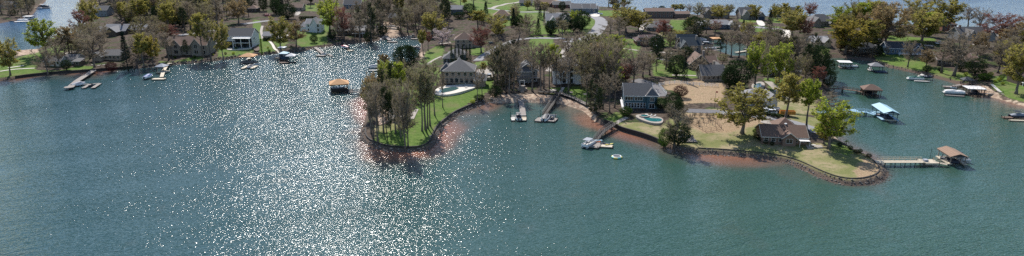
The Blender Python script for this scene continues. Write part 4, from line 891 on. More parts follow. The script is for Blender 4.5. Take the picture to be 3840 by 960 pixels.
 ('red',3036,68,8,54,'pink red against the far lake',0),('pale',3195,74,0,62,'airy, against the far lake',0),('pale',3150,80,40,50,'low at the far shore left of the airy one',1),('gold',3172,202,74,128,'very large at the right cove head',0),('olive',3248,200,72,84,'between the golden and the brown giants',2),
 ('brown',3318,184,6,136,'giant, in the middle of the right land',0),('olive',3270,92,-4,76,'far shore, left of the brown giant',1),('olive',3455,158,40,128,'wide green-yellow right of the brown giant',0),('lime',3460,152,70,70,'low bright crown within the wide green-yellow one',1),('olive',3430,96,-6,100,'at the far shore above the wide one',1),('olive',3535,118,-10,124,'giant at the far shore with a black trunk',0),
 ('bare',3405,252,148,66,'small trunked on the right lawn',0),('brown',3472,250,182,52,'low beside the right lawn',1),('bare',3527,274,148,78,'maroon tinged at the sandy shore',2),('bare',3580,285,106,136,'giant spreading over the brown ranch',0),('bare',3625,112,24,56,'at the far right shore, left of the tall one',2),('bare',3672,120,25,66,'tall at the far right shore',0),
 ('red',3746,152,46,120,'broad rusty at the far right',1),('bare',3745,275,138,100,'spreading behind the dock with the flat white roof',0),('evergreen',3655,278,216,62,'in front of the brown ranch',0),('evergreen',3600,265,225,40,'by the brown ranch porch',1),('olive',3812,352,164,132,'very large at the right edge of the shore',0),('bare',3815,140,50,60,'at the top right corner',1),
 ('red',3600,122,100,40,'low rusty by the far brick house',1),('darkshrub',3430,180,150,60,'hedge-like below the wide green-yellow tree',0),('darkshrub',3475,270,245,30,'at the lawn edge near the green covered pontoon',1),('shrub',3690,300,275,44,'on the bank above the flat roofed dock',0),('darkshrub',3290,210,170,40,'in shade left of the blue cottage',0),
 ('darkshrub',1857,364,322,50,'big, at the end of the point seawall',0),('darkshrub',1797,374,355,38,'low, at the end of the point seawall',1),('litshrub',1772,388,374,18,'small pale, by the end of the point seawall',0),
 ('darkshrub',1178,160,130,28,'below the white farmhouse lawn',0),('darkshrub',1246,150,108,28,'dark, at the edge of the white farmhouse lawn',1),('evergreen',1380,152,120,30,'low, under the ivied cove tree',1),
]
for k, x, yb, yt, w, where, var in T: tree(k, x, yb, yt, w * (1.08 if 1370 < x < 1640 and yb > 330 and k in ('bare','bud','pale') else 1), where, var)
for i, (x, yb) in enumerate([(1694,246),(1708,248),(1722,249),(1736,249),(1750,250),(1763,250)]):
    tree('cypress', x, yb, 166 + (i%3)*3, 21, '', 0, 'cypress trees in the row behind the tan house', 'dark columnar cypress in the tight row behind the tan hip roofed house')
for x in range(1128, 1192, 8): tree('darkshrub', x, 76, 60, 12, '', None, 'hedge shrubs behind the white farmhouse', 'dark clipped hedge shrub in the row behind the white farmhouse')
for x in range(990, 1034, 6): tree('darkshrub', x, 153, 141, 9, '', None, 'hedge shrubs before the pool house', 'dark clipped hedge shrub in the row before the tan pool house')
for i, y in enumerate(range(150, 200, 6)): tree('shrub', 977 + i*.6, y, y-5, 7, '', None, 'small shrubs down the mulch strip', 'small round shrub in the mulch strip beside the striped lawn')
for i, (x, y, w) in enumerate([(2862,425,18),(2880,430,18),(2900,436,20),(2918,440,20)]): tree('darkshrub', x, y+4, y-14, w, '', None, 'round shrubs before the trucks', 'dark round shrub in the row in front of the white pickup')
for i, (x, y, w) in enumerate([(2892,464,16),(2904,470,22),(2918,470,22),(2930,478,16)]): tree('shrub', x, y, y-12, w, '', None, 'shrubs behind the ranch roof', 'bright green shrub behind the brown ranch roof')
for i, (x, y, w) in enumerate([(2838,490,16),(2832,500,20),(2845,508,18),(2838,520,22),(2852,530,20),(2870,540,20),(2895,546,16)]): tree('shrub' if i < 3 else 'darkshrub', x, y, y-16, w, '', None, 'foundation shrubs of the ranch', ('green' if i < 3 else 'dark') + ' foundation shrub at the left end of the brick ranch')
for x, y, w in [(3148,548,18),(3188,560,18),(3212,575,24),(3226,572,16),(3258,590,20)]: tree('darkshrub', x, y, y-14, w, '', None, 'dark shrubs along the point shore', 'dark shrub on the back shore between the lime tree and the long pale dock')
for x, y in [(2604,440),(2628,440),(2652,441),(2672,441),(2660,448),(2618,470)]: tree('bare', x, y, y-20, 16, '', 0, 'small bare saplings by the garden', 'small bare sapling at the fenced garden')
p = at(3171, 552); pt = thing('palm_tree', 'small dark palm on the back shore of the point', 'palm', p)
m = MB(); m.tube([(0,0,-.2),(.05,0,1.1),(0,0,2.0)], [.14,.11,.1], 6); m.build('trunk', 'barkdark', pt)
m = MB()
for i in range(14):
    a = i*2.4; e = .2 + .5*(i%3)/2
    q = [Vector((math.cos(a)*r_, math.sin(a)*r_, 2.0 + e*r_*1.2 - .55*r_*r_)) for r_ in (0,.4,.8,1.1)]
    n = Vector((-math.sin(a), math.cos(a), 0))
    for u, v in zip(q, q[1:]): m.add([u-n*.12, u+n*.12, v+n*.12, v-n*.12], [(0,1,2,3)])
m.build('crown', 'leaf_dark', pt)

def fill(poly, n, kinds, hr, wr, where, mind=3.2):
    xs = [p[0] for p in poly]; ys = [p[1] for p in poly]; c = 0; tries = 0
    def ins(x, y):
        r = False
        for (x1, y1), (x2, y2) in zip(poly, poly[1:] + poly[:1]):
            if (y1 > y) != (y2 > y) and x < x1 + (y-y1)*(x2-x1)/(y2-y1): r = not r
        return r
    while c < n and tries < n*40:
        tries += 1; x, y = trng.uniform(min(xs), max(xs)), trng.uniform(min(ys), max(ys))
        if not ins(x, y): continue
        p = at(x, y)
        if sdw(p.x, p.y) < 1.5 or any((p.x-a)**2 + (p.y-b)**2 < r*r for a, b, r in FOOT): continue
        if any((p.x-a)**2 + (p.y-b)**2 < mind**2 for a, b, r in TREES): continue
        k = trng.choice(kinds); h = trng.uniform(*hr); w = h*trng.uniform(*wr)
        put(k, p, h, w, ADJ[k] + ' ' + where, 'trees ' + where); c += 1
fill([(440,70),(640,40),(835,45),(835,108),(640,132),(480,116)], 62, ['bare','ivy','pine','bud','bud','bare','olive'], (16,21), (.45,.6), 'in the tall wood behind the left mansion')
fill([(330,20),(440,-20),(700,-25),(900,-20),(900,40),(640,40),(440,70),(340,90)], 54, ['bare','bud','olive','lime','bare','ivy','pine'], (15,20), (.5,.65), 'in the wood at the top left edge')
fill([(0,-10),(130,0),(120,42),(95,62),(0,76)], 20, ['bare','ivy','densebare','bud'], (12,18), (.45,.6), 'on the far left bank')
fill([(1395,0),(1640,0),(1640,120),(1560,122),(1440,140),(1395,140)], 46, ['bare','bud','olive','ivy','bare','bud'], (13,19), (.45,.6), 'in the wood at the head of the left cove')
fill([(960,-20),(1280,-20),(1280,28),(960,60)], 16, ['bare','olive','pine','evergreen'], (12,17), (.4,.6), 'along the top edge above the white farmhouse')
fill([(1350,-20),(1800,-20),(1800,60),(1640,120),(1350,20)], 34, ['bare','olive','bud','evergreen','bare'], (12,17), (.4,.6), 'along the top edge left of centre')
fill([(1840,270),(1935,270),(1935,345),(1850,345)], 4, ['ivy','bare'], (16,20), (.35,.45), 'in the dark clump right of the parked cars')
fill([(2150,250),(2330,240),(2330,360),(2200,350)], 12, ['bud','lime','bare','pale'], (15,19), (.45,.6), 'in the wood between the white and teal houses')
fill([(2835,190),(3060,190),(3060,320),(2960,330),(2860,300)], 26, ['bare','bare','ivy','bud'], (12,17), (.4,.5), 'in the bare wood of the middle peninsula')
fill([(480,120),(640,132),(620,225),(520,235)], 14, ['bare','bud','densebare','bud'], (11,16), (.5,.65), 'in the thicket left of the mansion')
fill([(220,180),(400,150),(400,240),(230,245)], 16, ['bare','bud','densebare'], (9,14), (.6,.8), 'around the left cottages')
fill([(1240,120),(1400,125),(1400,150),(1240,155)], 7, ['bare','densebare','bare'], (10,15), (.3,.45), 'on the shore before the dark lodge')
fill([(3120,190),(3330,160),(3330,215),(3130,212)], 10, ['densebare','darkshrub','brown'], (5,10), (.7,.9), 'in the shade at the right cove head')
fill([(3560,150),(3840,150),(3840,240),(3680,260),(3640,180)], 12, ['bare','brown','ivy','olive'], (9,14), (.6,.8), 'behind the right hand docks')
fill([(2080,-15),(2560,5),(2560,48),(2300,30),(2090,0)], 18, ['bare','olive','pale','bud'], (10,15), (.6,.8), 'along the far shore at the top centre')
fill([(1800,-20),(2080,-15),(2080,3),(1800,20)], 8, ['bare','olive','fir'], (8,13), (.5,.7), 'at the top edge above the far pale drive')
fill([(2560,55),(3000,66),(3000,80),(2560,72)], 14, ['bare','olive','pale','bud'], (9,13), (.6,.8), 'between the far shore houses')
fill([(3100,70),(3500,105),(3500,140),(3100,110)], 16, ['olive','brown','lime','pale'], (12,17), (.6,.8), 'along the far shore of the right land')
fill([(1420,430),(1480,400),(1520,500),(1460,545),(1400,520)], 3, ['bare','bud','pale'], (11,16), (.3,.4), 'within the wooded point')
fill([(1400,330),(1480,280),(1560,290),(1560,340),(1440,380)], 6, ['bud','lime','brown','pale'], (11,15), (.4,.5), 'on the neck of the wooded point')
fill([(1830,60),(2130,60),(2130,150),(1990,170),(1830,170)], 13, ['bare','bud','evergreen','olive'], (8,13), (.6,.8), 'in the gardens left of the wide road')
fill([(2420,100),(2760,100),(2760,150),(2640,150),(2480,200),(2420,200)], 9, ['bare','bud','olive','ivy'], (7,11), (.6,.8), 'in the gardens of the middle land')
fill([(2070,318),(2190,318),(2200,348),(2110,348)], 3, ['bare'], (15,18), (.3,.4), 'on the slope before the white three storey house')
fill([(2440,200),(2620,225),(2720,240),(2720,310),(2440,300)], 9, ['bare','bud','evergreen','densebare'], (6,12), (.6,.8), 'in the gardens above the straw field')
fill([(3000,120),(3180,110),(3300,120),(3330,160),(3160,170),(3000,200)], 9, ['bare','olive','red','evergreen'], (8,13), (.6,.8), 'in the gardens at the right cove head')
fill([(2640,120),(2760,118),(2850,150),(2850,165),(2700,148),(2640,146)], 7, ['bare','bud','olive'], (8,12), (.6,.8), 'behind the inner cove')
fill([(850,20),(1110,0),(1110,60),(1080,78),(905,78),(850,72)], 16, ['bare','ivy','pine','evergreen','bud'], (11,17), (.5,.65), 'behind the road above the white modern house')
fill([(1290,60),(1400,70),(1400,125),(1380,130),(1290,70)], 9, ['bare','ivy','bud'], (12,17), (.4,.55), 'behind the dark lodge')
U = [('densebare','densebare','darkshrub'), (3.5,7), (.9,1.25)]
fill([(440,60),(640,40),(835,45),(835,108),(640,132),(470,125)], 36, U[0], U[1], U[2], 'of the low brush under the tall left wood')
fill([(330,20),(440,-20),(900,-25),(900,40),(640,40),(440,70),(340,90)], 26, U[0], U[1], U[2], 'of the low brush at the top left edge')
fill([(1400,0),(1640,0),(1640,120),(1560,122),(1400,140)], 18, U[0], U[1], U[2], 'of the low brush at the cove head')
fill([(2850,200),(3060,200),(3060,320),(2870,320)], 14, U[0], U[1], U[2], 'of the low brush in the middle peninsula wood')
fill([(2160,280),(2330,270),(2320,350),(2200,350)], 9, U[0], U[1], U[2], 'of the low brush left of the teal house')
fill([(0,-10),(130,0),(120,42),(0,76)], 8, U[0], U[1], U[2], 'of the low brush on the far left bank')
fill([(1950,28),(2600,50),(2600,76),(2250,50),(1950,45)], 12, ['bud','olive','bare','evergreen'], (6,10), (.7,.9), 'in the far front gardens at the top centre')
fill([(2560,160),(2630,200),(2560,200)], 2, ['darkshrub'], (2,4), (.8,1), 'by the navy roofed cottage')
fill([(1200,-30),(3400,-30),(3400,-8),(1200,-40)], 0, ['bare'], (8,12), (.5,.6), 'x')
fill([(600,205),(1130,170),(1130,188),(600,232)], 10, ['darkshrub','shrub','litshrub'], (.8,1.8), (.9,1.2), 'behind the left rock bank')
fill([(3500,262),(3760,285),(3760,330),(3620,305)], 10, ['darkshrub','shrub','litshrub'], (1,2.6), (.9,1.2), 'on the bank above the right hand docks')

# ------------------------------------------------------------------ seawalls and rock banks
def offset_line(pts, off):
    P = [Vector((*flat(*p), 0)) for p in pts]; out = []
    Q = [P[0]]
    for a, b in zip(P, P[1:]):
        n = max(1, int((b-a).length / 1.5))
        for i in range(1, n+1): Q.append(a.lerp(b, i/n))
    for _ in range(2): Q = [Q[0]] + [(Q[i-1]+Q[i]*2+Q[i+1])/4 for i in range(1, len(Q)-1)] + [Q[-1]]
    for i, q in enumerate(Q):
        d = Q[min(i+1, len(Q)-1)] - Q[max(i-1, 0)]; n = Vector((-d.y, d.x, 0)).normalized()
        if sdw(*(q + n*.8).xy) < sdw(*(q - n*.8).xy): n = -n
        out.append(q + n*off)
    return out
def seawall(label, pts, off=.9, top=1.42, m='seawall_dark', w=.45):
    L = offset_line(pts, off); L2 = offset_line(pts, off+w); mb = MB(); n = len(L)
    for a, b in zip(L, L2):
        mb.v += [(a.x, a.y, -.8), (a.x, a.y, top), (b.x, b.y, top), (b.x, b.y, -.8)]
    for i in range(n-1):
        for j in range(3): mb.face([4*i+j, 4*(i+1)+j, 4*(i+1)+j+1, 4*i+j+1])
    mb.face([0,1,2,3]); mb.face([4*n-1,4*n-2,4*n-3,4*n-4])
    return tag(mb.build('seawall', m), label, 'seawall')
ICO_V = [(0,0,1),(.9,0,.3),(.28,.85,.3),(-.72,.53,.3),(-.72,-.53,.3),(.28,-.85,.3),(.72,.53,-.4),(-.28,.85,-.4),(-.9,0,-.4),(-.28,-.85,-.4),(.72,-.53,-.4),(0,0,-.9)]
ICO_F = [(0,1,2),(0,2,3),(0,3,4),(0,4,5),(0,5,1),(1,6,2),(2,7,3),(3,8,4),(4,9,5),(5,10,1),(2,6,7),(3,7,8),(4,8,9),(5,9,10),(1,10,6),(11,7,6),(11,8,7),(11,9,8),(11,10,9),(11,6,10)]
def riprap(label, pts, per=5, lo=-.9, hi=1.0, size=(.22,.5)):
    rng = random.Random(len(pts)); L = offset_line(pts, 0); L2 = offset_line(pts, 1.0); mb = MB()
    for a, b in zip(L, L2):
        n = b - a
        for _ in range(per):
            q = a + n*rng.uniform(lo, hi) + Vector((rng.uniform(-.8,.8), rng.uniform(-.8,.8), 0)); s = rng.uniform(*size)
            z = max(0, H(q.x, q.y)) + s*.15; mm = 1 if rng.random() < .3 else 0
            T_ = Matrix.Rotation(rng.uniform(0,6.28), 3, 'Z')
            sx, sy, sz = s*rng.uniform(.8,1.4), s*rng.uniform(.7,1.2), s*rng.uniform(.5,.8)
            mb.add([q + Vector((0,0,z)) + T_ @ Vector((v[0]*sx*rng.uniform(.85,1.15), v[1]*sy*rng.uniform(.85,1.15), v[2]*sz)) for v in ICO_V], ICO_F, mm)
    return tag(mb.build('rock_bank', ['rock', 'rock_pale']), label, 'rocks', kind='stuff')
seawall('dark stone seawall curving round the wooded point', C_ISLAND, 1.5, 1.5)
riprap('grey rocks piled against the seawall of the wooded point', C_ISLAND, 5, -.6, 1.6)
seawall('dark timber seawall below the teal house lawn', [(2262,465)] + E_WALL, .4, 1.7, w=.5)
seawall('long dark seawall edging the lawn of the right point', F_ROCK[1:-1], 2.3, 1.5, w=.35)
riprap('broken grey rocks along the shore of the right point', [(2483,549)] + F_ROCK[:-1], 8, -.5, 2.1, (.14,.34))
seawall('dark seawall beside the long left dock', A_LEFT[4:11], .5, 1.4)
riprap('grey rocks along the bank below the mansion and the white modern house', A_LEFT[10:23], 6, -.5, 2.8, (.25,.55))
riprap('scattered rocks along the left cove shore', A_LEFT[22:33], 2, -.4, 2.0, (.2,.45))
riprap('scattered rocks below the right hand lawn', G_BACK[17:24], 3, -.4, 1.5, (.2,.4))
riprap('scattered rocks along the beach before the straight dock', D_BEACH[:5], 1, -.5, 2.5, (.15,.3))

# ------------------------------------------------------------------ docks
def gang(root, pts, w, m='wood_grey', rails=0, railm=None, pilem='pile', pile_step=3.2, th=.18, piles=True, name='deck', railh=1.0):
    """pts: world points (Vector) of the deck's top"""
    mb = MB(); pl = []; rl = MB()
    for a, b in zip(pts, pts[1:]):
        mb.beam(a, b, w, th); d = (b-a); n = Vector((-d.y, d.x, 0)).normalized()*(w/2-.05); k = max(1, int(d.length/pile_step))
        for i in range(k+1):
            q = a.lerp(b, i/k)
            for s in (-1, 1):
                if piles: pl.append((q.x+n.x*s, q.y+n.y*s, q.z))
        for s in ((-1, 1) if rails == 2 else (1,) if rails == 1 else (-1,) if rails == -1 else ()):
            k2 = max(1, int(d.length/1.6))
            for i in range(k2+1):
                q = a.lerp(b, i/k2) + n*s; rl.box(q.x-.05, q.x+.05, q.y-.05, q.y+.05, q.z, q.z+railh)
            for hh in (railh, railh*.5): rl.beam(a+n*s+Vector((0,0,hh+.05)), b+n*s+Vector((0,0,hh+.05)), .12, .09)
    mb.build(name, m, root)
    if pl:
        for q in pl:
            x = MB(); x.tube([(q[0],q[1],-2.2),(q[0],q[1],q[2]-.02)], [.13,.12], 6); x.build('piling', pilem, root)
    if rl.v: rl.build('railing', railm or m, root)
def plat(root, c, w, d, z, rz, m='wood_grey', th=.3, name='platform', piles=4):
    T_ = Matrix.Translation(Vector((c.x, c.y, 0))) @ Matrix.Rotation(R(rz), 4, 'Z'); mb = MB()
    mb.box(-w/2, w/2, -d/2, d/2, z-th, z, T=T_); mb.build(name, m, root)
    if piles:
        for sx in (-1, 1):
            for sy in (-1, 1):
                q = T_ @ Vector((sx*(w/2-.05), sy*(d/2-.05), 0)); x = MB(); x.tube([(q.x,q.y,-2.2),(q.x,q.y,z+.5)], [.12,.11], 6); x.build('piling', 'pile', root)
def canopy(root, c, w, d, rz, z0, h, roof, rh, roofm, postm='wood_dark', posts=(2,2), trim='white', o=.4):
    T_ = Matrix.Translation(Vector((c.x, c.y, 0))) @ Matrix.Rotation(R(rz), 4, 'Z')
    nx, ny = posts
    for i in range(nx):
        for j in range(ny):
            if 0 < i < nx-1 and 0 < j < ny-1: continue
            x = -w/2 + .15 + (w-.3)*i/max(1,nx-1); y = -d/2 + .15 + (d-.3)*j/max(1,ny-1)
            mb = MB(); mb.box(x-.1, x+.1, y-.1, y+.1, -2.2, h, T=T_); mb.build('post', postm, root)
    mb = MB()
    X, Y = w/2+o, d/2+o; t = .15
    if roof == 'hip':
        i = min(X, Y)*.98; r = [(-X+i, 0), (X-i, 0)] if X >= Y else [(0, -Y+i), (0, Y-i)]
        vs = [(-X,-Y,h),(X,-Y,h),(X,Y,h),(-X,Y,h),(*r[0],h+rh),(*r[1],h+rh),(-X,-Y,h-t),(X,-Y,h-t),(X,Y,h-t),(-X,Y,h-t)]
        fs = ([(0,1,5,4),(2,3,4,5),(1,2,5),(3,0,4)] if X >= Y else [(0,1,4),(1,2,5,4),(2,3,5),(3,0,4,5)]) + [(6,7,1,0),(7,8,2,1),(8,9,3,2),(9,6,0,3),(9,8,7,6)]
        mb.add([T_ @ Vector(v) for v in vs], fs)
    elif roof == 'gy':                        # ridge runs front to back
        vs = [(-X,-Y,h),(0,-Y,h+rh),(X,-Y,h),(-X,Y,h),(0,Y,h+rh),(X,Y,h)]; vs += [(a,b,c_+t) for a,b,c_ in vs]
        mb.add([T_ @ Vector(v) for v in vs], [(0,3,4,1),(1,4,5,2),(7,10,9,6),(8,11,10,7),(0,1,7,6),(1,2,8,7),(3,9,10,4),(4,10,11,5),(0,6,9,3),(2,5,11,8)])
        g = MB(); g.add([T_ @ Vector(v) for v in ((-w/2,-d/2,h),(w/2,-d/2,h),(0,-d/2,h+rh*.9),(-w/2,-d/2+.06,h),(w/2,-d/2+.06,h),(0,-d/2+.06,h+rh*.9))], [(0,1,2),(5,4,3),(0,3,4,1)]); g.build('gable', trim, root)
    else:
        mb.box(-X, X, -Y, Y, h, h+.2, T=T_)
    mb.build('roof', roofm, root)
    f = MB()
    for bx in ((-X+.1,X-.1,-Y+.1,-Y+.2),(-X+.1,X-.1,Y-.2,Y-.1),(-X+.1,-X+.2,-Y+.2,Y-.2),(X-.2,X-.1,-Y+.2,Y-.2)): f.box(*bx, h-.4, h-t-.003, T=T_)
    f.build('beam', postm, root)
    return T_
def W(x, y, z=.7): return atw(x, y, z)
def dk(label, group=None, cat='dock', name='dock'): return thing(name, label, cat, (0,0,0), 0, group)

# long curved-end dock, left
d = dk('long grey dock with a rounded end reaching out from the left seawall')
gang(d, [W(352,262,1.3), W(290,302,1.2), W(262,326,1.1)], 2.8, 'wood_grey', 0)
m = MB(); c = W(260,329); m.loft([[(c.x+2.1*math.cos(a*.45), c.y+2.1*math.sin(a*.45), z) for a in range(14)] for z in (.9, 1.12)]); m.build('platform', 'wood_grey', d)
gang(d, [W(306,316,.6), W(372,312,.6)], 1.0, 'wood_grey', 0)
gang(d, [W(342,313,.6), W(312,329,.6)], 1.7, 'wood_grey'); gang(d, [W(374,312,.6), W(348,329,.6)], 1.7, 'wood_grey')
# umbrella gazebo dock
d = dk('narrow dock with a grey pyramid canopy and a pale square platform')
gang(d, [W(628,240,1.1), W(612,268,1.0), W(606,288,.8)], 1.7, 'wood_pale'); plat(d, W(612,268), 5, 4.5, .8, -10, 'wood_pale'); plat(d, W(596,294), 6, 2.6, .6, 4, 'wood_pale')
canopy(d, W(610,266), 4.2, 4, -10, .8, 3.3, 'hip', 1.3, 'canvas_grey'); plat(d, W(636,240), 2.4, 2.2, 1.1, 0, 'wood_pale')
# tan hip roof dock
d = dk('boat dock with a tan hip roof and pale finger piers before the white modern house')
plat(d, W(933,230), 7.6, 5, .7, 0, 'wood_grey'); plat(d, W(919,250), 1.9, 8, .6, 0, 'wood_pale'); plat(d, W(953,250), 1.9, 7, .6, 0, 'wood_pale')
canopy(d, W(933,228), 7.4, 6.5, 0, .7, 3.6, 'hip', 1.5, 'roof_orange', 'wood_dark', (3,2))
gang(d, [W(935,208,1.2), W(934,220,.9)], 1.6, 'wood_pale')
# navy boathouse
d = dk('two level navy boathouse with striped top roof on a brown platform')
plat(d, W(1063,222), 5, 5, .8, 0, 'wood_brown'); plat(d, W(1066,233), 5.2, 2.2, .6, 0, 'wood_brown')
canopy(d, W(1067,221), 4.0, 3.6, 0, .8, 4.0, 'hip', 1.0, 'roof_paleblue', 'navy_paint', (3,3)); canopy(d, W(1062,214), 3.2, 3, 0, 3, 6.2, 'flat', 0, 'roof_metal', 'navy_paint')
m = MB(); c = W(1067,221); m.box(c.x-1.9, c.x+1.9, c.y-1.6, c.y+1.7, .8, 2.0); m.build('wall', 'navy_paint', d)
gang(d, [W(1052,196,1.3), W(1056,212,1.0)], 1.4, 'wood_brown', 2); plat(d, W(1044,222), 3, 3.4, 1.6, 0, 'wood_dark')
d = dk('open boat slip under a bright white pyramid canopy beside the navy boathouse')
canopy(d, W(1093,226), 4.2, 4.2, 0, .7, 3.4, 'hip', 1.3, 'canvas', 'black_metal'); plat(d, W(1093,232), 4.2, 1.2, .6, 0, 'wood_dark')
# left cove small docks
d = dk('grey gangway and floating platform at the corner of the left cove')
gang(d, [W(1182,177,1.1), W(1211,200,.7)], 1.9, 'wood_grey'); plat(d, W(1204,207), 5, 2.8, .6, -6, 'wood_grey'); gang(d, [W(1212,201,.6), W(1232,203,.6), W(1245,210,.6)], 1.2, 'wood_grey')
d = dk('dark gangway and pale float beside the red covered speedboat')
gang(d, [W(1283,152,1.3), W(1306,182,.7)], 1.6, 'wood_dark', 2); plat(d, W(1314,187), 3.4, 2.4, .5, -8, 'wood_pale')
d = dk('grey gangway and small float below the terraced garden')
gang(d, [W(1444,134,1.4), W(1462,150,.7)], 2.2, 'wood_grey'); plat(d, W(1471,155), 6.5, 2.4, .6, 0, 'wood_grey')
d = dk('short dark pier at the very head of the left cove')
gang(d, [W(1549,126,1.2), W(1552,138,.8)], 1.6, 'wood_dark'); plat(d, W(1554,144), 4.6, 2.4, .6, 0, 'wood_grey')
d = dk('boat lift with twin overhead beams and a white deck at the neck of the point')
plat(d, W(1408,262), 7, 1.5, .6, 0, 'off_white'); plat(d, W(1440,250), 6, 1.6, .7, 40, 'wood_grey')
for y in (243, 251):
    a, b = W(1390,y,2.4), W(1425,y,2.4); m = MB(); m.beam(a, b, .25, .2); m.tube([(a.x,a.y,-2),(a.x,a.y,2.4)], [.1,.1], 6); m.tube([(b.x,b.y,-2),(b.x,b.y,2.4)], [.1,.1], 6); m.build('lift_beam', 'roof_metal', d)
# orange gazebo
d = dk('dark boathouse with a bright orange hip roof standing alone on the water')
c = W(1273,335); plat(d, c, 7.4, 6.6, .9, 16, 'wood_dark', .5); T_ = canopy(d, c, 7.4, 6.6, 16, .9, 3.8, 'hip', 1.8, 'roof_orange', 'wood_dark', (3,3), o=.6)
m = MB()
for bx in ((-3.7,3.7,-3.3,-3.2),(-3.7,-3.6,-3.2,3.3),(3.6,3.7,-3.2,3.3)): m.box(*bx, .9, 1.9, T=T_)
m.build('railing', 'wood_dark', d); plat(d, W(1306,340), 4, 3, .9, 16, 'wood_dark')
d = dk('straight walkway on dark pilings from the orange roofed boathouse to the wooded point')
gang(d, [W(1312,344,1.0), W(1402,346,1.1)], 1.4, 'wood_grey', 2, 'wood_grey')
# straight dock on the beach
d = dk('straight pale dock with a U shaped end below the stone terrace')
gang(d, [W(1950,364,1.0), W(1957,395,.9), W(1962,432,.8)], 2.3, 'wood_grey'); plat(d, W(1924,443), 1.6, 4.6, .6, 0, 'off_white'); plat(d, W(1965,443), 1.9, 4.6, .6, 0, 'wood_pale')
m = MB(); a, b = W(1918,432,1.5), W(1972,431,1.5); m.beam(a, b, .3, .25); m.build('lift_beam', 'off_white', d)
m = MB(); c = W(1915,436); m.tube([(c.x,c.y,-2),(c.x,c.y,2.6)], [.1,.09], 6); m.build('pole', 'pile', d)
# black gangway
d = dk('steep black gangway leading from the boardwalk down to two floats')
gang(d, [W(2095,351,2.4), W(2042,428,.8)], 2.0, 'pile', 2, 'black_metal', pile_step=5, railh=1.1); plat(d, W(2024,446), 2.8, 5, .6, -20, 'wood_grey'); plat(d, W(2072,447), 3.0, 4.8, .6, -20, 'wood_grey')
for x, y in ((2026,428),(2084,440)):
    m = MB(); c = W(x,y); m.tube([(c.x,c.y,-2),(c.x,c.y,2.4)], [.1,.09], 6); m.build('pole', 'pile', d)
d = dk('black railed boardwalk along the bank below the white three storey house', cat='boardwalk', name='boardwalk')
def G(x, y, dz): return at(x, y, dz)
gang(d, [G(2020,350,.9), G(2090,354,.9)], 2.0, 'wood_dark', 2, 'black_metal'); gang(d, [G(2096,354,.9), G(2150,372,.9), G(2206,400,.8)], 2.2, 'wood_grey', 2, 'black_metal')
# swim dock with kayaks
d = dk('black gangway and cluttered grey swim platform below the teal house')
gang(d, [W(2306,462,2.0), W(2262,492,1.6), W(2232,526,.8)], 1.9, 'wood_dark', 2, 'black_metal', pile_step=4); plat(d, W(2235,541), 3.6, 6, .6, -28, 'wood_grey'); plat(d, W(2275,545), 4.2, 2.2, .55, -12, 'wood_pale')
m = MB(); c = W(2243,530,.6); m.box(c.x-1.4, c.x+1.4, c.y-.3, c.y+.3, .6, 1.05); m.build('bench', 'roof_paleblue', d)
for x, y, mm in ((2207,528,'black_metal'),(2255,522,'pile')):
    m = MB(); c = W(x,y); m.tube([(c.x,c.y,-2),(c.x,c.y,2.3)], [.09,.08], 6); m.build('pole', mm, d)
# right cove
d = dk('flat topped white boat shelter at the head of the right cove'); c = W(3165,248)
canopy(d, c, 5.6, 5, -10, .7, 3.0, 'flat', 0, 'canvas', 'wood_dark', (3,2)); plat(d, W(3152,250), 1.4, 5, .6, -10, 'wood_grey'); plat(d, W(3180,252), 1.4, 5, .6, -10, 'wood_grey')
d = dk('boat slip with a pale grey pyramid roof and open float in the right cove'); c = W(3282,262)
canopy(d, c, 5.6, 5, -10, .7, 3.1, 'hip', 1.6, 'roof_light', 'wood_dark'); plat(d, W(3302,266), 5.5, 4.6, .6, -10, 'navy_paint'); plat(d, W(3264,260), 2, 4, .6, -10, 'off_white')
d = dk('railed walkway and boathouse with a brown hip roof in the right cove'); c = W(3264,352)
gang(d, [W(3095,330,1.4), W(3160,333,1.3), W(3215,340,1.1), W(3245,348,.9)], 1.8, 'wood_brown', 2, 'wood_brown'); canopy(d, c, 7, 6, -14, .7, 3.2, 'hip', 1.9, 'roof_brown', 'wood_brown', (3,3)); plat(d, W(3242,346), 2.5, 5, .8, -14, 'wood_brown'); plat(d, W(3283,354), 1.4, 5.5, .7, -14, 'wood_brown')
m = MB(); m.box(-3.3, 3.3, 2.6, 2.75, .7, 2.9, T=Matrix.Translation(Vector((c.x,c.y,0))) @ Matrix.Rotation(R(-14),4,'Z')); m.build('wall', 'wood_brown', d)
d = dk('open dark steel boat lift frame beside the green covered pontoon'); c = W(3472,296)
for sx in (-1.9, 1.9):
    for sy in (-2.2, 2.2):
        m = MB(); m.tube([(c.x+sx,c.y+sy,-2),(c.x+sx,c.y+sy,3.0)], [.1,.1], 6); m.build('post', 'black_metal', d)
m = MB()
for sy in (-2.2, 2.2): m.beam((c.x-1.9,c.y+sy,3.1), (c.x+1.9,c.y+sy,3.1), .2, .2)
for sx in (-1.9, 1.9): m.beam((c.x+sx,c.y-2.2,3.3), (c.x+sx,c.y+2.2,3.3), .2, .2)
m.build('lift_beam', 'black_metal', d); plat(d, W(3458,302), 6.5, 1.2, .5, -14, 'off_white', piles=0); gang(d, [W(3440,290,.7), W(3462,277,1.2)], 1.5, 'off_white')
d = dk('low T shaped grey dock at the sandy right shore')
gang(d, [W(3612,316,1.0), W(3575,321,.8)], 1.8, 'wood_grey'); plat(d, W(3562,324), 5.6, 2.6, .7, -6, 'wood_grey')
d = dk('dark boathouse with a flat white sun deck roof at the sandy right shore'); c = W(3650,349)
T_ = canopy(d, c, 6.4, 5.6, -10, .8, 3.1, 'flat', 0, 'canvas', 'wood_dark', (4,3)); plat(d, c, 6.6, 5.8, .7, -10, 'wood_dark')
m = MB()
for x in (-3.2,-1.6,0,1.6,3.2):
    for y in (-2.8, 2.8): m.box(x-.04,x+.04,y-.04,y+.04,3.3,4.1,T=T_)
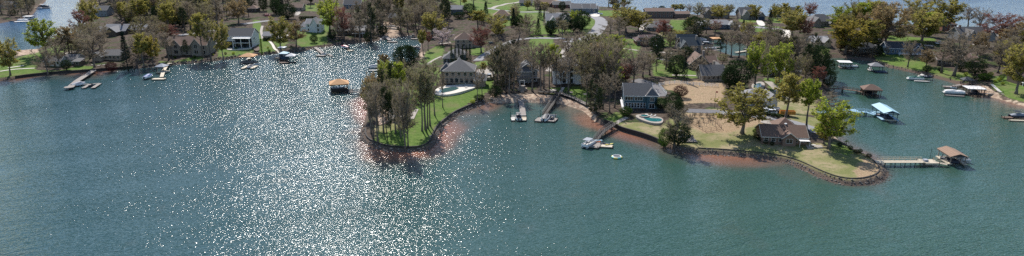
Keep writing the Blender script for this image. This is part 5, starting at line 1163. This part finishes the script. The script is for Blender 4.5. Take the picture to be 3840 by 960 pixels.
for y in (-2.8, 2.8): m.box(-3.2,3.2,y-.04,y+.04,4.1,4.18,T=T_)
m.build('railing', 'wood_dark', d); gang(d, [W(3592,348,.7), W(3628,349,.8)], 1.2, 'wood_grey'); gang(d, [W(3674,350,.9), W(3765,352,1.3)], 1.6, 'wood_grey', 1, 'wood_dark'); plat(d, W(3580,356), 7.6, 1.0, .5, -18, 'wood_grey')
d = dk('narrow pale ramp leaning down the sandy bank by the flat roofed boathouse', cat='ramp', name='ramp'); gang(d, [G(3718,322,.8), G(3752,348,.3)], 1.2, 'off_white', piles=False)
d = dk('small dark pavilion with a hip roof on the sandy right shore', cat='pavilion', name='pavilion'); c = at(3624,316); canopy(d, c, 4, 3.4, -10, c.z, c.z+2.8, 'hip', 1.3, 'roof_dark', 'wood_dark'); plat(d, c, 4.4, 3.8, c.z+.3, -10, 'wood_brown', piles=0)
d = dk('short wooden dock under the runabout at the right edge'); plat(d, W(3778,438), 3.4, 2.0, .6, -8, 'wood_brown'); plat(d, W(3830,449), 8.5, 1.1, .5, -8, 'wood_pale')
# pale blue dock
d = dk('pale blue railed walkway to the boathouse with a light blue gable roof')
gang(d, [W(3068,421,1.5), W(3190,421,1.5)], 2.0, 'dock_blue', 2, 'dock_blue'); plat(d, W(3198,421), 3.6, 3.4, 1.5, 0, 'dock_blue'); gang(d, [W(3206,419,1.5), W(3246,419,1.4), W(3282,430,.9)], 1.7, 'dock_blue', 2, 'dock_blue')
def slip(root, A, B, w, h, rh, roofm, postm, deckm, trim):
    """A back-left, B front-left ground points; width goes to the right"""
    a, b = W(*A, 0), W(*B, 0); ax = (a - b); ln = ax.length; rz = math.degrees(math.atan2(ax.y, ax.x)) - 90
    right = Vector((ax.y, -ax.x, 0)).normalized(); c = (a+b)/2 + right*w/2
    T2 = canopy(root, c, w, ln, rz, .7, h, 'gy', rh, roofm, postm, (2,4), trim)
    m = MB(); m.box(-w/2-.6, -w/2+.5, -ln/2, ln/2, .45, .7, T=T2); m.box(w/2-.5, w/2+.6, -ln/2, ln/2, .45, .7, T=T2); m.box(-w/2+.5, w/2-.5, ln/2-1.2, ln/2, .45, .7, T=T2); m.build('platform', deckm, root)
    return T2, ln
T2, ln = slip(d, (3268,424), (3312,455), 5.0, 3.2, 1.0, 'roof_paleblue', 'navy_paint', 'dock_blue', 'navy_paint')
m = MB(); m.box(-1.8, 2.0, -ln/2-.6, -ln/2+.3, .5, .7, T=T2); m.build('end_platform', 'wood_pale', d)
# near pale dock
d = dk('long pale timber dock with railings running out from the right point')
gang(d, [W(3276,605,1.35), W(3462,605,1.35)], 2.3, 'wood_pale', 1, 'wood_pale', pile_step=2.9); plat(d, W(3480,609), 5.0, 3.6, 1.1, 0, 'wood_pale', .5)
m = MB(); c = W(3470,604,1.1); m.box(c.x-.6, c.x+.6, c.y-.6, c.y+.6, 1.1, 1.7); m.build('dock_box', 'canvas_grey', d)
m = MB(); c = W(3487,596); m.tube([(c.x,c.y,.9),(c.x,c.y,4.4)], [.06,.05], 6); m.build('lamp_post', 'black_metal', d)
gang(d, [W(3500,606,1.1), W(3552,616,.8)], 1.5, 'wood_pale', 1, 'wood_pale', piles=False)
d = dk('near boathouse with a brown shingle gable roof at the end of the pale dock')
T2, ln = slip(d, (3514,592), (3560,622), 4.6, 3.0, .9, 'roof_tan', 'wood_grey', 'wood_pale', 'roof_dark')
# far left docks
d = dk('white ramp and pale docks at the far left bank')
gang(d, [W(16,71,1.2), W(74,70,.8)], 3.6, 'roof_metal', piles=False); gang(d, [W(54,81,.5), W(108,79,.5)], 3, 'canvas'); plat(d, W(48,76), 5, 2, .6, 0, 'wood_brown')
d = dk('thin pier and long float reaching into the far left bay')
gang(d, [W(104,29,1), W(138,29,.8)], 1.4, 'wood_pale'); plat(d, W(158,29), 14, 3, .6, 3, 'wood_dark')
d = dk('open slip with white canopy among the far left docks'); canopy(d, W(109,70), 6, 4, 0, .6, 2.6, 'flat', 0, 'canvas', 'wood_dark'); plat(d, W(115,75), 7, 2, .5, 0, 'wood_grey')

# ------------------------------------------------------------------ boats
def hullmesh(L, Wd, hgt):
    mb = MB(); rings = []
    for t, k, zk in ((0,.88,0),(.25,1,0),(.5,1,0),(.7,.86,.04),(.85,.56,.12),(.95,.24,.25),(1,.04,.4)):
        x = -L/2 + L*t; w = Wd/2*k; z0 = -.2 + zk; z1 = hgt + .18*t
        rings.append([(x,-w*.35,z0),(x,-w,z0+.3*hgt+.1),(x,-w,z1),(x,w,z1),(x,w,z0+.3*hgt+.1),(x,w*.35,z0)])
    mb.loft(rings); return mb
def boat(label, x, y, L, Wd, hd, hull='hull_white', cover=None, z=.25, kind='boat', canopyc=None, tower=False):
    p = W(x, y, 0); p.z = z; root = thing('speedboat' if kind == 'boat' else 'covered_boat', label, 'boat', p, R(hd))
    hullmesh(L, Wd, .75).build('hull', hull, root)
    if cover:
        mb = MB(); rings = []
        for t, k, zz in ((.02,.8,.15),(.2,.92,.45),(.45,.95,.7),(.62,.85,.75),(.8,.55,.35),(.96,.12,.1)):
            xx = -L/2 + L*t; w = Wd/2*k; b_ = .78 + .15*t
            rings.append([(xx,-w,b_),(xx,-w*.6,b_+zz*.8),(xx,0,b_+zz),(xx,w*.6,b_+zz*.8),(xx,w,b_)])
        mb.loft(rings); mb.build('cover', cover, root)
    else:
        mb = MB(); mb.box(-L*.38, L*.1, -Wd*.36, Wd*.36, .78, .84); mb.build('cockpit', 'cover_grey', root)
        mb = MB(); mb.box(-L*.4, -L*.3, -Wd*.34, Wd*.34, .84, 1.15); mb.build('seat', 'off_white', root)
        mb = MB(); mb.add([(L*.1,-Wd*.38,.85),(L*.1,Wd*.38,.85),(L*.04,Wd*.34,1.35),(L*.04,-Wd*.34,1.35),(L*.13,-Wd*.38,.85),(L*.13,Wd*.38,.85),(L*.07,Wd*.34,1.35),(L*.07,-Wd*.34,1.35)], [(0,1,2,3),(7,6,5,4),(0,3,7,4),(1,5,6,2),(3,2,6,7)]); mb.build('windshield', 'glass', root)
    if tower or canopyc:
        mb = MB()
        for s in (-1, 1):
            mb.tube([(-L*.05, s*Wd*.42, .85),(-L*.12, s*Wd*.4, 2.2)], [.04,.04], 5); mb.tube([(-L*.25, s*Wd*.42, .85),(-L*.2, s*Wd*.4, 2.2)], [.04,.04], 5)
        mb.build('tower', 'steel', root)
        mb = MB(); mb.box(-L*.3, 0, -Wd*.42, Wd*.42, 2.2, 2.3); mb.build('bimini_top', canopyc or 'cover_navy', root)
    mb = MB(); mb.box(-L/2-.35, -L/2+.02, -.22, .22, -.2, .95); mb.build('engine', 'black_metal', root)
    return root
def pontoon(label, x, y, L, hd, rail='hull_white', cover=None, bim=None, z=.3):
    p = W(x, y, 0); p.z = z; root = thing('pontoon_boat', label, 'boat', p, R(hd))
    for s in (-1, 1):
        mb = MB(); mb.tube([(-L/2,s*.85,0),(L/2-.6,s*.85,0),(L/2,s*.85,.15)], [.3,.3,.08], 8); mb.build('pontoon', 'steel', root, smooth=True)
    mb = MB(); mb.box(-L/2+.1, L/2-.2, -1.25, 1.25, .3, .4); mb.build('deck', 'off_white', root)
    mb = MB()
    for s in (-1, 1): mb.box(-L/2+.3, L/2-.6, s*1.2-.03, s*1.2+.03, .42, 1.1)
    mb.box(L/2-.65, L/2-.6, -1.17, 1.17, .42, 1.1); mb.box(-L/2+.3, -L/2+.35, -1.17, 1.17, .42, 1.1); mb.build('fence', rail, root)
    if cover:
        mb = MB(); rings = []
        for t, zz in ((0,.1),(.2,.5),(.4,.35),(.6,.6),(.85,.4),(1,.08)):
            xx = -L/2+.3 + (L-.9)*t; rings.append([(xx,-1.26,1.05),(xx,-.6,1.12+zz*.8),(xx,0,1.12+zz),(xx,.6,1.12+zz*.8),(xx,1.26,1.05)])
        mb.loft(rings); mb.build('cover', cover, root)
    else:
        for sx in (-L*.25, L*.2):
            mb = MB(); mb.box(sx-.7, sx+.7, -1.1, -.55, .42, .85); mb.box(sx-.7, sx+.7, .55, 1.1, .42, .85); mb.build('seat', 'off_white', root)
    if bim:
        mb = MB(); mb.box(-L*.35, L*.1, -1.2, 1.2, 2.3, 2.4)
        mb.build('bimini_top', bim, root); mb = MB()
        for sx in (-L*.34, L*.09):
            for sy in (-1.15, 1.15): mb.tube([(sx,sy,.45),(sx,sy,2.3)], [.03,.03], 5)
        mb.build('frame', 'steel', root)
    return root
def jetski(label, x, y, hd, c='hull_white', z=.15):
    p = W(x, y, 0); p.z = z; root = thing('jet_ski', label, 'jet ski', p, R(hd))
    hullmesh(2.9, 1.1, .45).build('hull', c, root)
    mb = MB(); mb.loft([[(xx,-.2,.5),(xx,-.16,zz),(xx,.16,zz),(xx,.2,.5)] for xx, zz in ((-1.2,.85),(-.3,.8),(.2,.95),(.7,.7))]); mb.build('seat', 'black_metal', root)
    mb = MB(); mb.tube([(.3,0,.8),(.2,0,1.1)], [.05,.05], 5); mb.tube([(.2,-.35,1.1),(.2,.35,1.1)], [.03,.03], 5); mb.build('handlebar', 'black_metal', root)
    return root
def kayak(label, x, y, hd, c, z=.65, L=3.4):
    p = W(x, y, 0); p.z = z; root = thing('kayak', label, 'kayak', p, R(hd)); mb = MB(); rings = []
    for t in range(9):
        u = t/8*2-1; w = .38*math.sqrt(max(0, 1-u*u))+.02; rings.append([(u*L/2,-w,.18+.1*u*u),(u*L/2,-w*.5,.0+.12*u*u),(u*L/2,w*.5,.0+.12*u*u),(u*L/2,w,.18+.1*u*u),(u*L/2,0,.26+.08*u*u)])
    mb.loft(rings); mb.build('hull', c, root)
    mb = MB(); mb.box(-.5,.3,-.2,.2,.24,.3); mb.build('seat', 'black_metal', root); return root
boat('speedboat under a crumpled grey cover beside the long left dock', 296, 322, 6.4, 2.5, 62, 'hull_white', 'cover_grey', .4)
jetski('jet ski between the two small float arms of the long left dock', 343, 325, 62, 'hull_navy')
boat('white speedboat with a bright blue cover on a lift left of the grey canopy', 557, 294, 6.4, 2.5, 84, 'hull_white', 'cover_blue', .6)
boat('black and white speedboat between the pale fingers of the tan roofed dock', 937, 254, 6.0, 2.4, -90, 'hull_white', 'cover_navy', .3)
jetski('white jet ski right of the tan roofed dock', 962, 243, 200, 'hull_white')
jetski('white jet ski on the float at the corner of the left cove', 1215, 208, 20, 'hull_white', .62)
boat('white speedboat under a crimson cover in the left cove', 1293, 182, 6.4, 2.4, 150, 'hull_white', 'hull_red', .5)
boat('grey covered boat on the lift with twin overhead beams', 1407, 256, 6.0, 2.3, 5, 'hull_white', 'cover_grey', .5)
jetski('pale jet ski at the small float below the terraced garden', 1428, 150, 100, 'hull_white')
pontoon('dark pontoon boat moored at the cove point', 1558, 184, 6.5, 0, 'hull_navy', 'cover_navy')
boat('speedboat inside the orange roofed boathouse', 1268, 340, 6, 2.3, 15, 'hull_white', None, .9)
boat('blue and white speedboat in the U shaped end of the straight dock', 1944, 446, 6.6, 2.3, 92, 'hull_white', 'cover_navy', .45, canopyc='cover_navy')
boat('large boat with a black cover between the two floats of the black gangway', 2047, 448, 7.2, 2.9, 74, 'hull_white', 'cover_navy', .45, tower=False)
jetski('dark jet ski on the right float of the black gangway', 2071, 452, 60, 'hull_navy', .62)
m = MB(); c = W(2072,438); m.box(-1.6,1.6,-.35,.35,.0,.55); m.box(-1.6,1.6,.2,.35,.55,1.0); b = m.build('bench', 'off_white', loc=(c.x,c.y,.6), rz=R(-4)); tag(b, 'long white storage bench on the right float of the black gangway', 'bench')
pontoon('white pontoon boat with open top moored left of the cluttered swim platform', 2208, 547, 7.2, 58, 'hull_white', None, 'cover_grey')
kayak('orange kayak lying on the cluttered swim platform', 2240, 539, 20, 'float_orange', .62, 2.8)
kayak('dark kayak lying on the small pale float right of the swim platform', 2268, 545, -14, 'hull_navy', .57)
kayak('pale yellow paddleboard like kayak at the edge of the small pale float', 2284, 548, 24, 'yellow_vinyl', .57)
boat('white boat under the flat topped white shelter of the right cove', 3165, 252, 5.5, 2.2, 170, 'hull_white', None, .5)
boat('small open white boat beside the flat topped white shelter', 3197, 252, 4.8, 2.0, 160, 'hull_white', None, .2)
jetski('white jet ski at the left side of the pale grey pyramid roof', 3262, 262, 60, 'hull_white', .62)
kayak('pale kayak on the walkway before the brown hip roofed boathouse', 3222, 350, -8, 'yellow_vinyl', .3)
boat('dark boat inside the brown hip roofed boathouse', 3264, 356, 6, 2.2, -100, 'hull_navy', 'cover_navy', .5)
pontoon('pontoon boat under a dark green cover at the sandy right shore', 3432, 300, 7.6, 164, 'hull_white', 'cover_green')
boat('dark boat hanging in the open steel lift frame', 3474, 298, 5.2, 2.1, -14, 'hull_navy', None, .9)
jetski('white jet ski floating off the T shaped grey dock', 3573, 332, 170, 'hull_white')
pontoon('white covered pontoon boat moored before the flat roofed boathouse', 3576, 352, 8.6, 162, 'hull_white', 'canvas')
boat('dark boat inside the flat roofed boathouse', 3652, 352, 5.5, 2.1, 80, 'hull_navy', 'cover_navy', .6)
boat('black and white runabout with navy canopy at the right edge', 3822, 442, 7.2, 2.5, -8, 'hull_navy', 'cover_grey', .35, canopyc='cover_navy')
boat('dark blue boat inside the light blue roofed boathouse', 3316, 446, 6, 2.2, -62, 'hull_navy', 'cover_navy', .5)
boat('white boat with black canopy moored behind the brown shingle boathouse', 3600, 602, 6.4, 2.3, -62, 'hull_white', 'cover_grey', .3, canopyc='cover_navy')
boat('dark boat inside the brown shingle boathouse', 3562, 612, 5.4, 2.1, -62, 'hull_navy', 'cover_navy', .5)
pontoon('white pontoon boat under the far left canopy', 108, 73, 8, 0, 'hull_white', 'canvas'); pontoon('white pontoon boat moored nearest at the far left docks', 88, 80, 8, 2, 'hull_white', 'canvas'); pontoon('long dark pontoon boat on the far left bay float', 165, 27, 9, 6, 'hull_navy', 'cover_navy', 'canvas'); boat('small white boat beside the far left bay float', 149, 34, 5, 2, 190, 'hull_white', 'cover_grey')
boat('grey covered boat on a lift in the inner cove beside the navy roofed cottage', 2632, 155, 6.4, 2.5, 150, 'hull_white', 'cover_grey', .7); pontoon('dark pontoon boat in the inner cove', 2652, 172, 7.5, 8, 'hull_navy', 'cover_navy', 'cover_grey'); pontoon('white pontoon boat at the bottom of the inner cove', 2665, 186, 7, 4, 'hull_white', None)
d = dk('pale dock in the inner cove right of the navy roofed cottage'); gang(d, [W(2652,190,.8), W(2700,186,.7)], 1.6, 'wood_grey'); plat(d, W(2690,176), 6, 2, .6, 0, 'wood_grey')
d = dk('pale walkway in the inner cove between the bare trees'); gang(d, [W(2758,196,.8), W(2800,190,.7)], 1.8, 'wood_pale'); plat(d, W(2805,182), 5, 2, .6, 0, 'wood_grey')
d = dk('boat slip with an orange tan flat canopy in the inner cove'); canopy(d, W(2684,156), 5.5, 6, 4, .6, 3.0, 'hip', .6, 'roof_orange', 'wood_dark'); plat(d, W(2684,160), 5.5, 1.4, .6, 4, 'wood_grey')
boat('white cabin boat on a lift seen over the far shore right of the garage', 2985, 56, 7.5, 3, 10, 'hull_white', None, 1.2, canopyc='canvas')
boat('white cabin boat on a lift at the far shore above the brick house', 3575, 112, 7.5, 3, 10, 'hull_white', None, 1.6, canopyc='canvas')
# floating trampoline
p = W(2313, 591, 0); t = thing('water_trampoline', 'round teal and white inflatable trampoline floating in the lake', 'trampoline', p)
def torus(Rm, r, z, n=32, k=10):
    mb = MB(); mb.v = [((Rm + r*math.cos(b*2*math.pi/k))*math.cos(a*2*math.pi/n), (Rm + r*math.cos(b*2*math.pi/k))*math.sin(a*2*math.pi/n), z + r*math.sin(b*2*math.pi/k)) for a in range(n) for b in range(k)]
    for a in range(n):
        for b in range(k): mb.face([a*k+b, ((a+1)%n)*k+b, ((a+1)%n)*k+(b+1)%k, a*k+(b+1)%k], 1 if (a//4) % 2 else 0)
    return mb
torus(1.5, .3, .2).build('tube', ['teal_vinyl', 'yellow_vinyl'], t, smooth=True)
torus(1.32, .14, .48).build('rim', 'white', t, smooth=True)
m = MB(); m.add([(1.24*math.cos(a*.2618), 1.24*math.sin(a*.2618), .44) for a in range(24)], [range(24)]); m.build('mat', 'cover_navy', t)

# ------------------------------------------------------------------ vehicles
def car(label, x, y, hd, c, kind='suv', name='parked_car', cat='car'):
    p = at(x, y, .2); root = thing(name, label, cat, p, R(hd)); L, Wd = (4.7, 1.9) if kind == 'suv' else (5.7, 2.0)
    mb = MB(); prof = [(-L/2,.35),(-L/2,.95),(-L/2+.3,1.0),(L/2-1.2,1.0),(L/2-.1,.85),(L/2,.6),(L/2,.35)]
    mb.loft([[(a, s*Wd/2*k, b) for a, b in prof] for s, k in ((-1,1),(1,1))]); mb.build('body', c, root)
    gl = MB(); cb = ((-L/2+.2, L/2-1.2) if kind == 'suv' else (-.4, L/2-1.3))
    gl.loft([[(cb[0]+.02+ (i*.25), s, 1.0+i*.62) for s in (-Wd/2+.08+i*.12, Wd/2-.08-i*.12)] + [(cb[1]-i*.55, s, 1.0+i*.62) for s in (Wd/2-.08-i*.12, -Wd/2+.08+i*.12)] for i in (0,1)]); gl.build('windows', 'glass', root)
    mb = MB(); mb.box(cb[0]+.3, cb[1]-.6, -Wd/2+.22, Wd/2-.22, 1.62, 1.69); mb.build('roof', c, root)
    if kind == 'pickup':
        mb = MB(); mb.box(-L/2+.1, -.5, -Wd/2+.2, Wd/2-.2, 1.0, 1.03); mb.build('bed', 'black_metal', root)
        mb = MB(); mb.box(-L/2+.05,-.45,-Wd/2,-Wd/2+.12,1.0,1.25); mb.box(-L/2+.05,-.45,Wd/2-.12,Wd/2,1.0,1.25); mb.box(-L/2,-L/2+.1,-Wd/2,Wd/2,1.0,1.25); mb.build('bed_side', c, root)
    for sx in (-L*.31, L*.31):
        for sy in (-1, 1):
            mb = MB(); mb.tube([(sx,sy*(Wd/2-.2),.35),(sx,sy*(Wd/2+.02),.35)], [.35,.35], 12); w = mb.build('wheel', 'tyre', root)
            mb = MB(); mb.tube([(sx,sy*(Wd/2+.02),.35),(sx,sy*(Wd/2+.035),.35)], [.2,.2], 10); mb.build('rim', 'steel', w)
    for sy in (-.7, .7):
        mb = MB(); mb.box(L/2-.02, L/2+.03, sy-.18, sy+.18, .62, .78); mb.build('headlight', 'canvas', root)
    return root
car('black sport utility car parked left on the pale driveway behind the tan house', 1812, 292, -82, 'car_black'); car('silver sport utility car parked right on the pale driveway behind the tan house', 1835, 293, -82, 'car_silver')
car('small white pickup truck by the far cul-de-sac', 2246, 56, 170, 'car_white', 'pickup', 'pickup_truck', 'pickup truck')
car('white pickup truck parked behind the row of dark round shrubs', 2893, 416, 168, 'car_white', 'pickup', 'pickup_truck', 'pickup truck'); car('white sedan nose just in front of the white pickup', 2888, 428, 176, 'car_white', 'suv')
car('white car in the shade on the far right drive', 3524, 166, 10, 'car_white'); car('silver car parked on the drive above the right lawn', 3296, 158, 20, 'car_silver'); car('dark car beside the mansion hedge at the left', 806, 190, 10, 'car_black'); car('dark red car at the top left by the road', 1004, 62, 10, 'hull_red'); car('white car beside the mansard house', 2462, 182, 30, 'car_white')
car('dark car on the small road behind the cypress row', 1843, 168, 35, 'car_black')
p = at(2953, 434, .1); t = thing('dump_trailer', 'bright orange yellow box trailer beside the white pickup', 'trailer', p, R(-10))
m = MB(); m.box(-2.9,2.6,-1.1,1.1,.6,.8); m.box(-2.9,2.6,-1.1,-1.0,.8,1.9); m.box(-2.9,2.6,1.0,1.1,.8,1.9); m.box(-2.9,-2.8,-1,1,.8,1.9); m.box(2.5,2.6,-1,1,.8,1.9)
for i in range(7): m.box(-2.7+i*.85,-2.6+i*.85,-1.17,-1.1,.7,1.9)
m.box(-2.95,2.65,-1.18,-1.0,1.9,2.0); m.build('body', 'orange_paint', t)
m = MB(); m.box(2.6,4.0,-.08,.08,.5,.62); m.build('hitch', 'black_metal', t)
for sx in (-.9, .1):
    for sy in (-1, 1): m = MB(); m.tube([(sx,sy*.95,.36),(sx,sy*1.16,.36)], [.36,.36], 12); m.build('wheel', 'tyre', t)

# ------------------------------------------------------------------ fences, pole, garden
def fence(label, pts, m, h=1.2, rails=(.4,.75,1.12), step=2.4, t=.09, pw=.12, closed=False):
    P = [at(*p) for p in pts]; P = P + [P[0]] if closed else P; root = thing('fence', label, 'fence', (0,0,0)); rl = MB()
    for a, b in zip(P, P[1:]):
        n = max(1, int((b-a).length/step)); Q = [a.lerp(b, i/n) for i in range(n+1)]
        for q in Q: q.z = H(q.x, q.y)
        for q in Q[:-1] + ([Q[-1]] if b is P[-1] and not closed else []):
            mb = MB(); mb.box(q.x-pw/2, q.x+pw/2, q.y-pw/2, q.y+pw/2, q.z-.3, q.z+h); mb.build('post', m, root)
        for u, v in zip(Q, Q[1:]):
            for r in rails: rl.beam(u+Vector((0,0,r)), v+Vector((0,0,r)), .04, t)
    rl.build('rail', m, root); return root
fence('white post and rail fence turning the corner of the straw field', [(2500,357),(2470,322),(2530,314),(2600,320),(2692,326)], 'white', 1.5, (.5,.95,1.4), 2.6, .16, .18)
fence('low dark wire fence round the vegetable garden on the point', [(2598,468),(2646,496),(2706,484),(2676,452)], 'wood_brown', 1.4, (.1,.7,1.35), 2.0, .06, .09, True)
fence('low timber fence along the lane above the garden', [(2596,437),(2700,440),(2760,448)], 'wood_brown', 1.0, (.5,.9), 2.4, .1, .12)
for x, y in [(2622,462),(2636,458),(2650,474),(2656,464),(2664,462),(2672,470),(2682,476),(2640,470)]:
    p = at(x, y); m = MB(); m.box(-.05,.05,-.05,.05,-.2,1.5); m.box(-.3,.3,-.03,.03,1.1,1.18); o = m.build('plant_stake', 'wood_grey', loc=p, rz=.2); tag(o, 'thin wooden plant stake inside the fenced vegetable garden', 'plant stake', 'plant stakes of the vegetable garden')
p = at(2679, 406); t = thing('flagpole', 'tall thin pole with a small red flag on the straw field', 'flagpole', p)
m = MB(); m.tube([(0,0,-.2),(0,0,6.8)], [.08,.05], 6); m.build('pole', 'pile', t); m = MB(); m.box(.05,.8,-.02,.02,6.2,6.75); m.build('flag', 'hull_red', t)
p = at(2575, 530); t = thing('lakeside_deck', 'small grey lakeside deck with dark steps right of the large oval bare tree', 'deck', p)
m = MB(); m.box(-2,3.2,-1.6,1.6,.2,.45); m.build('platform', 'wood_grey', t); m = MB()
for i in range(4): m.box(.2,3.0,1.6+i*.5,2.1+i*.5,.0,.5+.22*i)
m.build('steps', 'wood_grey', t); m = MB(); m.box(-2,-.2,1.7,3.6,0,2.2); m.build('wall', 'grey_siding', t); m = MB(); m.add([(-2.3,1.4,2.2),(.1,1.4,2.2),(.1,3.9,2.2),(-2.3,3.9,2.2),(-1.1,1.4,3.1),(-1.1,3.9,3.1)], [(0,1,4),(1,2,5,4),(2,3,5),(3,0,4,5),(3,2,1,0)]); m.build('roof', 'roof_grey', t)
# terrace walls at the head of the left cove
for yy, lab in ((104,'upper curved pale garden wall at the head of the left cove'),(113,'lower curved pale garden wall at the head of the left cove')):
    P = [at(x, yy - 4*math.sin((x-1415)/80*math.pi)) for x in range(1415, 1500, 8)]; m = MB()
    for a, b in zip(P, P[1:]): m.beam(a+Vector((0,0,1.0)), b+Vector((0,0,1.0)), .5, 1.6)
    tag(m.build('garden_wall', 'concrete_white'), lab, 'wall')
# patio sets
def patio_set(label, x, y, n=4):
    p = at(x, y, .16); t = thing('patio_table', label, 'table', p); m = MB(); m.loft([[(.7*math.cos(a*.6283), .7*math.sin(a*.6283), z) for a in range(10)] for z in (.7,.76)]); m.build('tabletop', 'off_white', t)
    m = MB(); m.tube([(0,0,0),(0,0,.7)], [.08,.06], 6); m.build('leg', 'black_metal', t)
patio_set('round white table on the pool deck of the tan house', 1748, 334); patio_set('round table beside the spa of the teal house', 2424, 437); patio_set('round table on the patio of the brick ranch', 3050, 553)
def lounge(label, x, y, g):
    p = at(x, y, .18); t = thing('pool_lounger', label, 'lounger', p, .6, g); m = MB(); m.box(-.9,.4,-.3,.3,.28,.36); m.build('seat', 'off_white', t)
    m = MB(); m.add([(.4,-.3,.28),(.4,.3,.28),(.95,.3,.75),(.95,-.3,.75),(.4,-.3,.36),(.4,.3,.36),(.95,.3,.83),(.95,-.3,.83)], [(0,1,2,3),(7,6,5,4),(0,3,7,4),(1,5,6,2)]); m.build('backrest', 'off_white', t)
    for sx in (-.8,.3):
        for sy in (-.25,.25): m = MB(); m.box(sx-.03,sx+.03,sy-.03,sy+.03,0,.28); m.build('leg', 'black_metal', t)
for x, y in ((1762,326),(1772,328),(1740,322)): lounge('pale lounger on the pool deck of the tan hip roofed house', x, y, 'loungers by the kidney pool')
for x, y in ((2438,438),(2452,440)): lounge('pale lounger behind the turquoise pool of the teal house', x, y, 'loungers by the turquoise pool')
for x, y in ((350,246),(372,248),(392,246)): lounge('pale lounger on the stony terrace left of the maroon shrub', x, y, 'loungers on the left terrace')
# white fountain jet on the left bay
p = W(110, 104, 0); m = MB(); rng = random.Random(3)
for i in range(160):
    u = rng.random(); x = -3.5 + u*7; q = Vector((x + rng.gauss(0,.2), -u*16 + 8 + rng.gauss(0,.3), .1 + rng.random()*.25*(1-u))); s = .28
    m.add([q+Vector((-s,0,0)), q+Vector((0,-s,.05)), q+Vector((s,0,0)), q+Vector((0,s,.1))], [(0,1,2,3)])
tag(m.build('water_spray', 'white', loc=p), 'short streak of white water on the far left bay', 'spray', kind='stuff')

# ------------------------------------------------------------------ light
SUN_EL, SUN_AZ = 43.5, -15.5
w = bpy.data.worlds.new("World"); scene.world = w; w.use_nodes = True; nt = w.node_tree
sky = nt.nodes.new("ShaderNodeTexSky"); sky.sky_type = 'NISHITA'; sky.sun_disc = False
sky.sun_elevation = R(SUN_EL); sky.sun_rotation = R(SUN_AZ % 360); sky.altitude = 200; sky.air_density = 1.0; sky.dust_density = 0.5; sky.ozone_density = 2.0
nt.links.new(sky.outputs[0], nt.nodes["Background"].inputs[0]); nt.nodes["Background"].inputs[1].default_value = .112
sl = bpy.data.lights.new("sun", 'SUN'); sl.energy = 4.6; sl.angle = R(.55); sl.color = (1, .95, .88)
so = bpy.data.objects.new("sun", sl); COL.objects.link(so)
sv = Vector((math.sin(R(SUN_AZ))*math.cos(R(SUN_EL)), math.cos(R(SUN_AZ))*math.cos(R(SUN_EL)), math.sin(R(SUN_EL))))
so.rotation_euler = sv.to_track_quat('Z', 'Y').to_euler(); so.location = (0, 0, 200)
vs = scene.view_settings; vs.view_transform = 'Standard'; vs.look = 'None'; vs.exposure = 0.45; vs.gamma = 1.0
scene.display_settings.display_device = 'sRGB'
cy = scene.cycles; cy.max_bounces = 5; cy.diffuse_bounces = 3; cy.glossy_bounces = 2; cy.transmission_bounces = 3; cy.transparent_max_bounces = 4
cy.use_denoising = False; cy.sample_clamp_indirect = 4; cy.sample_clamp_direct = 16; cy.caustics_reflective = False; cy.caustics_refractive = False
import collections; print('trees', len(TREES)); open('/tmp/cnt.txt','w').write(str(len(TREES))+str(collections.Counter(o.name.split('.')[0] for o in COL.objects if o.get('category') in('tree','shrub'))))
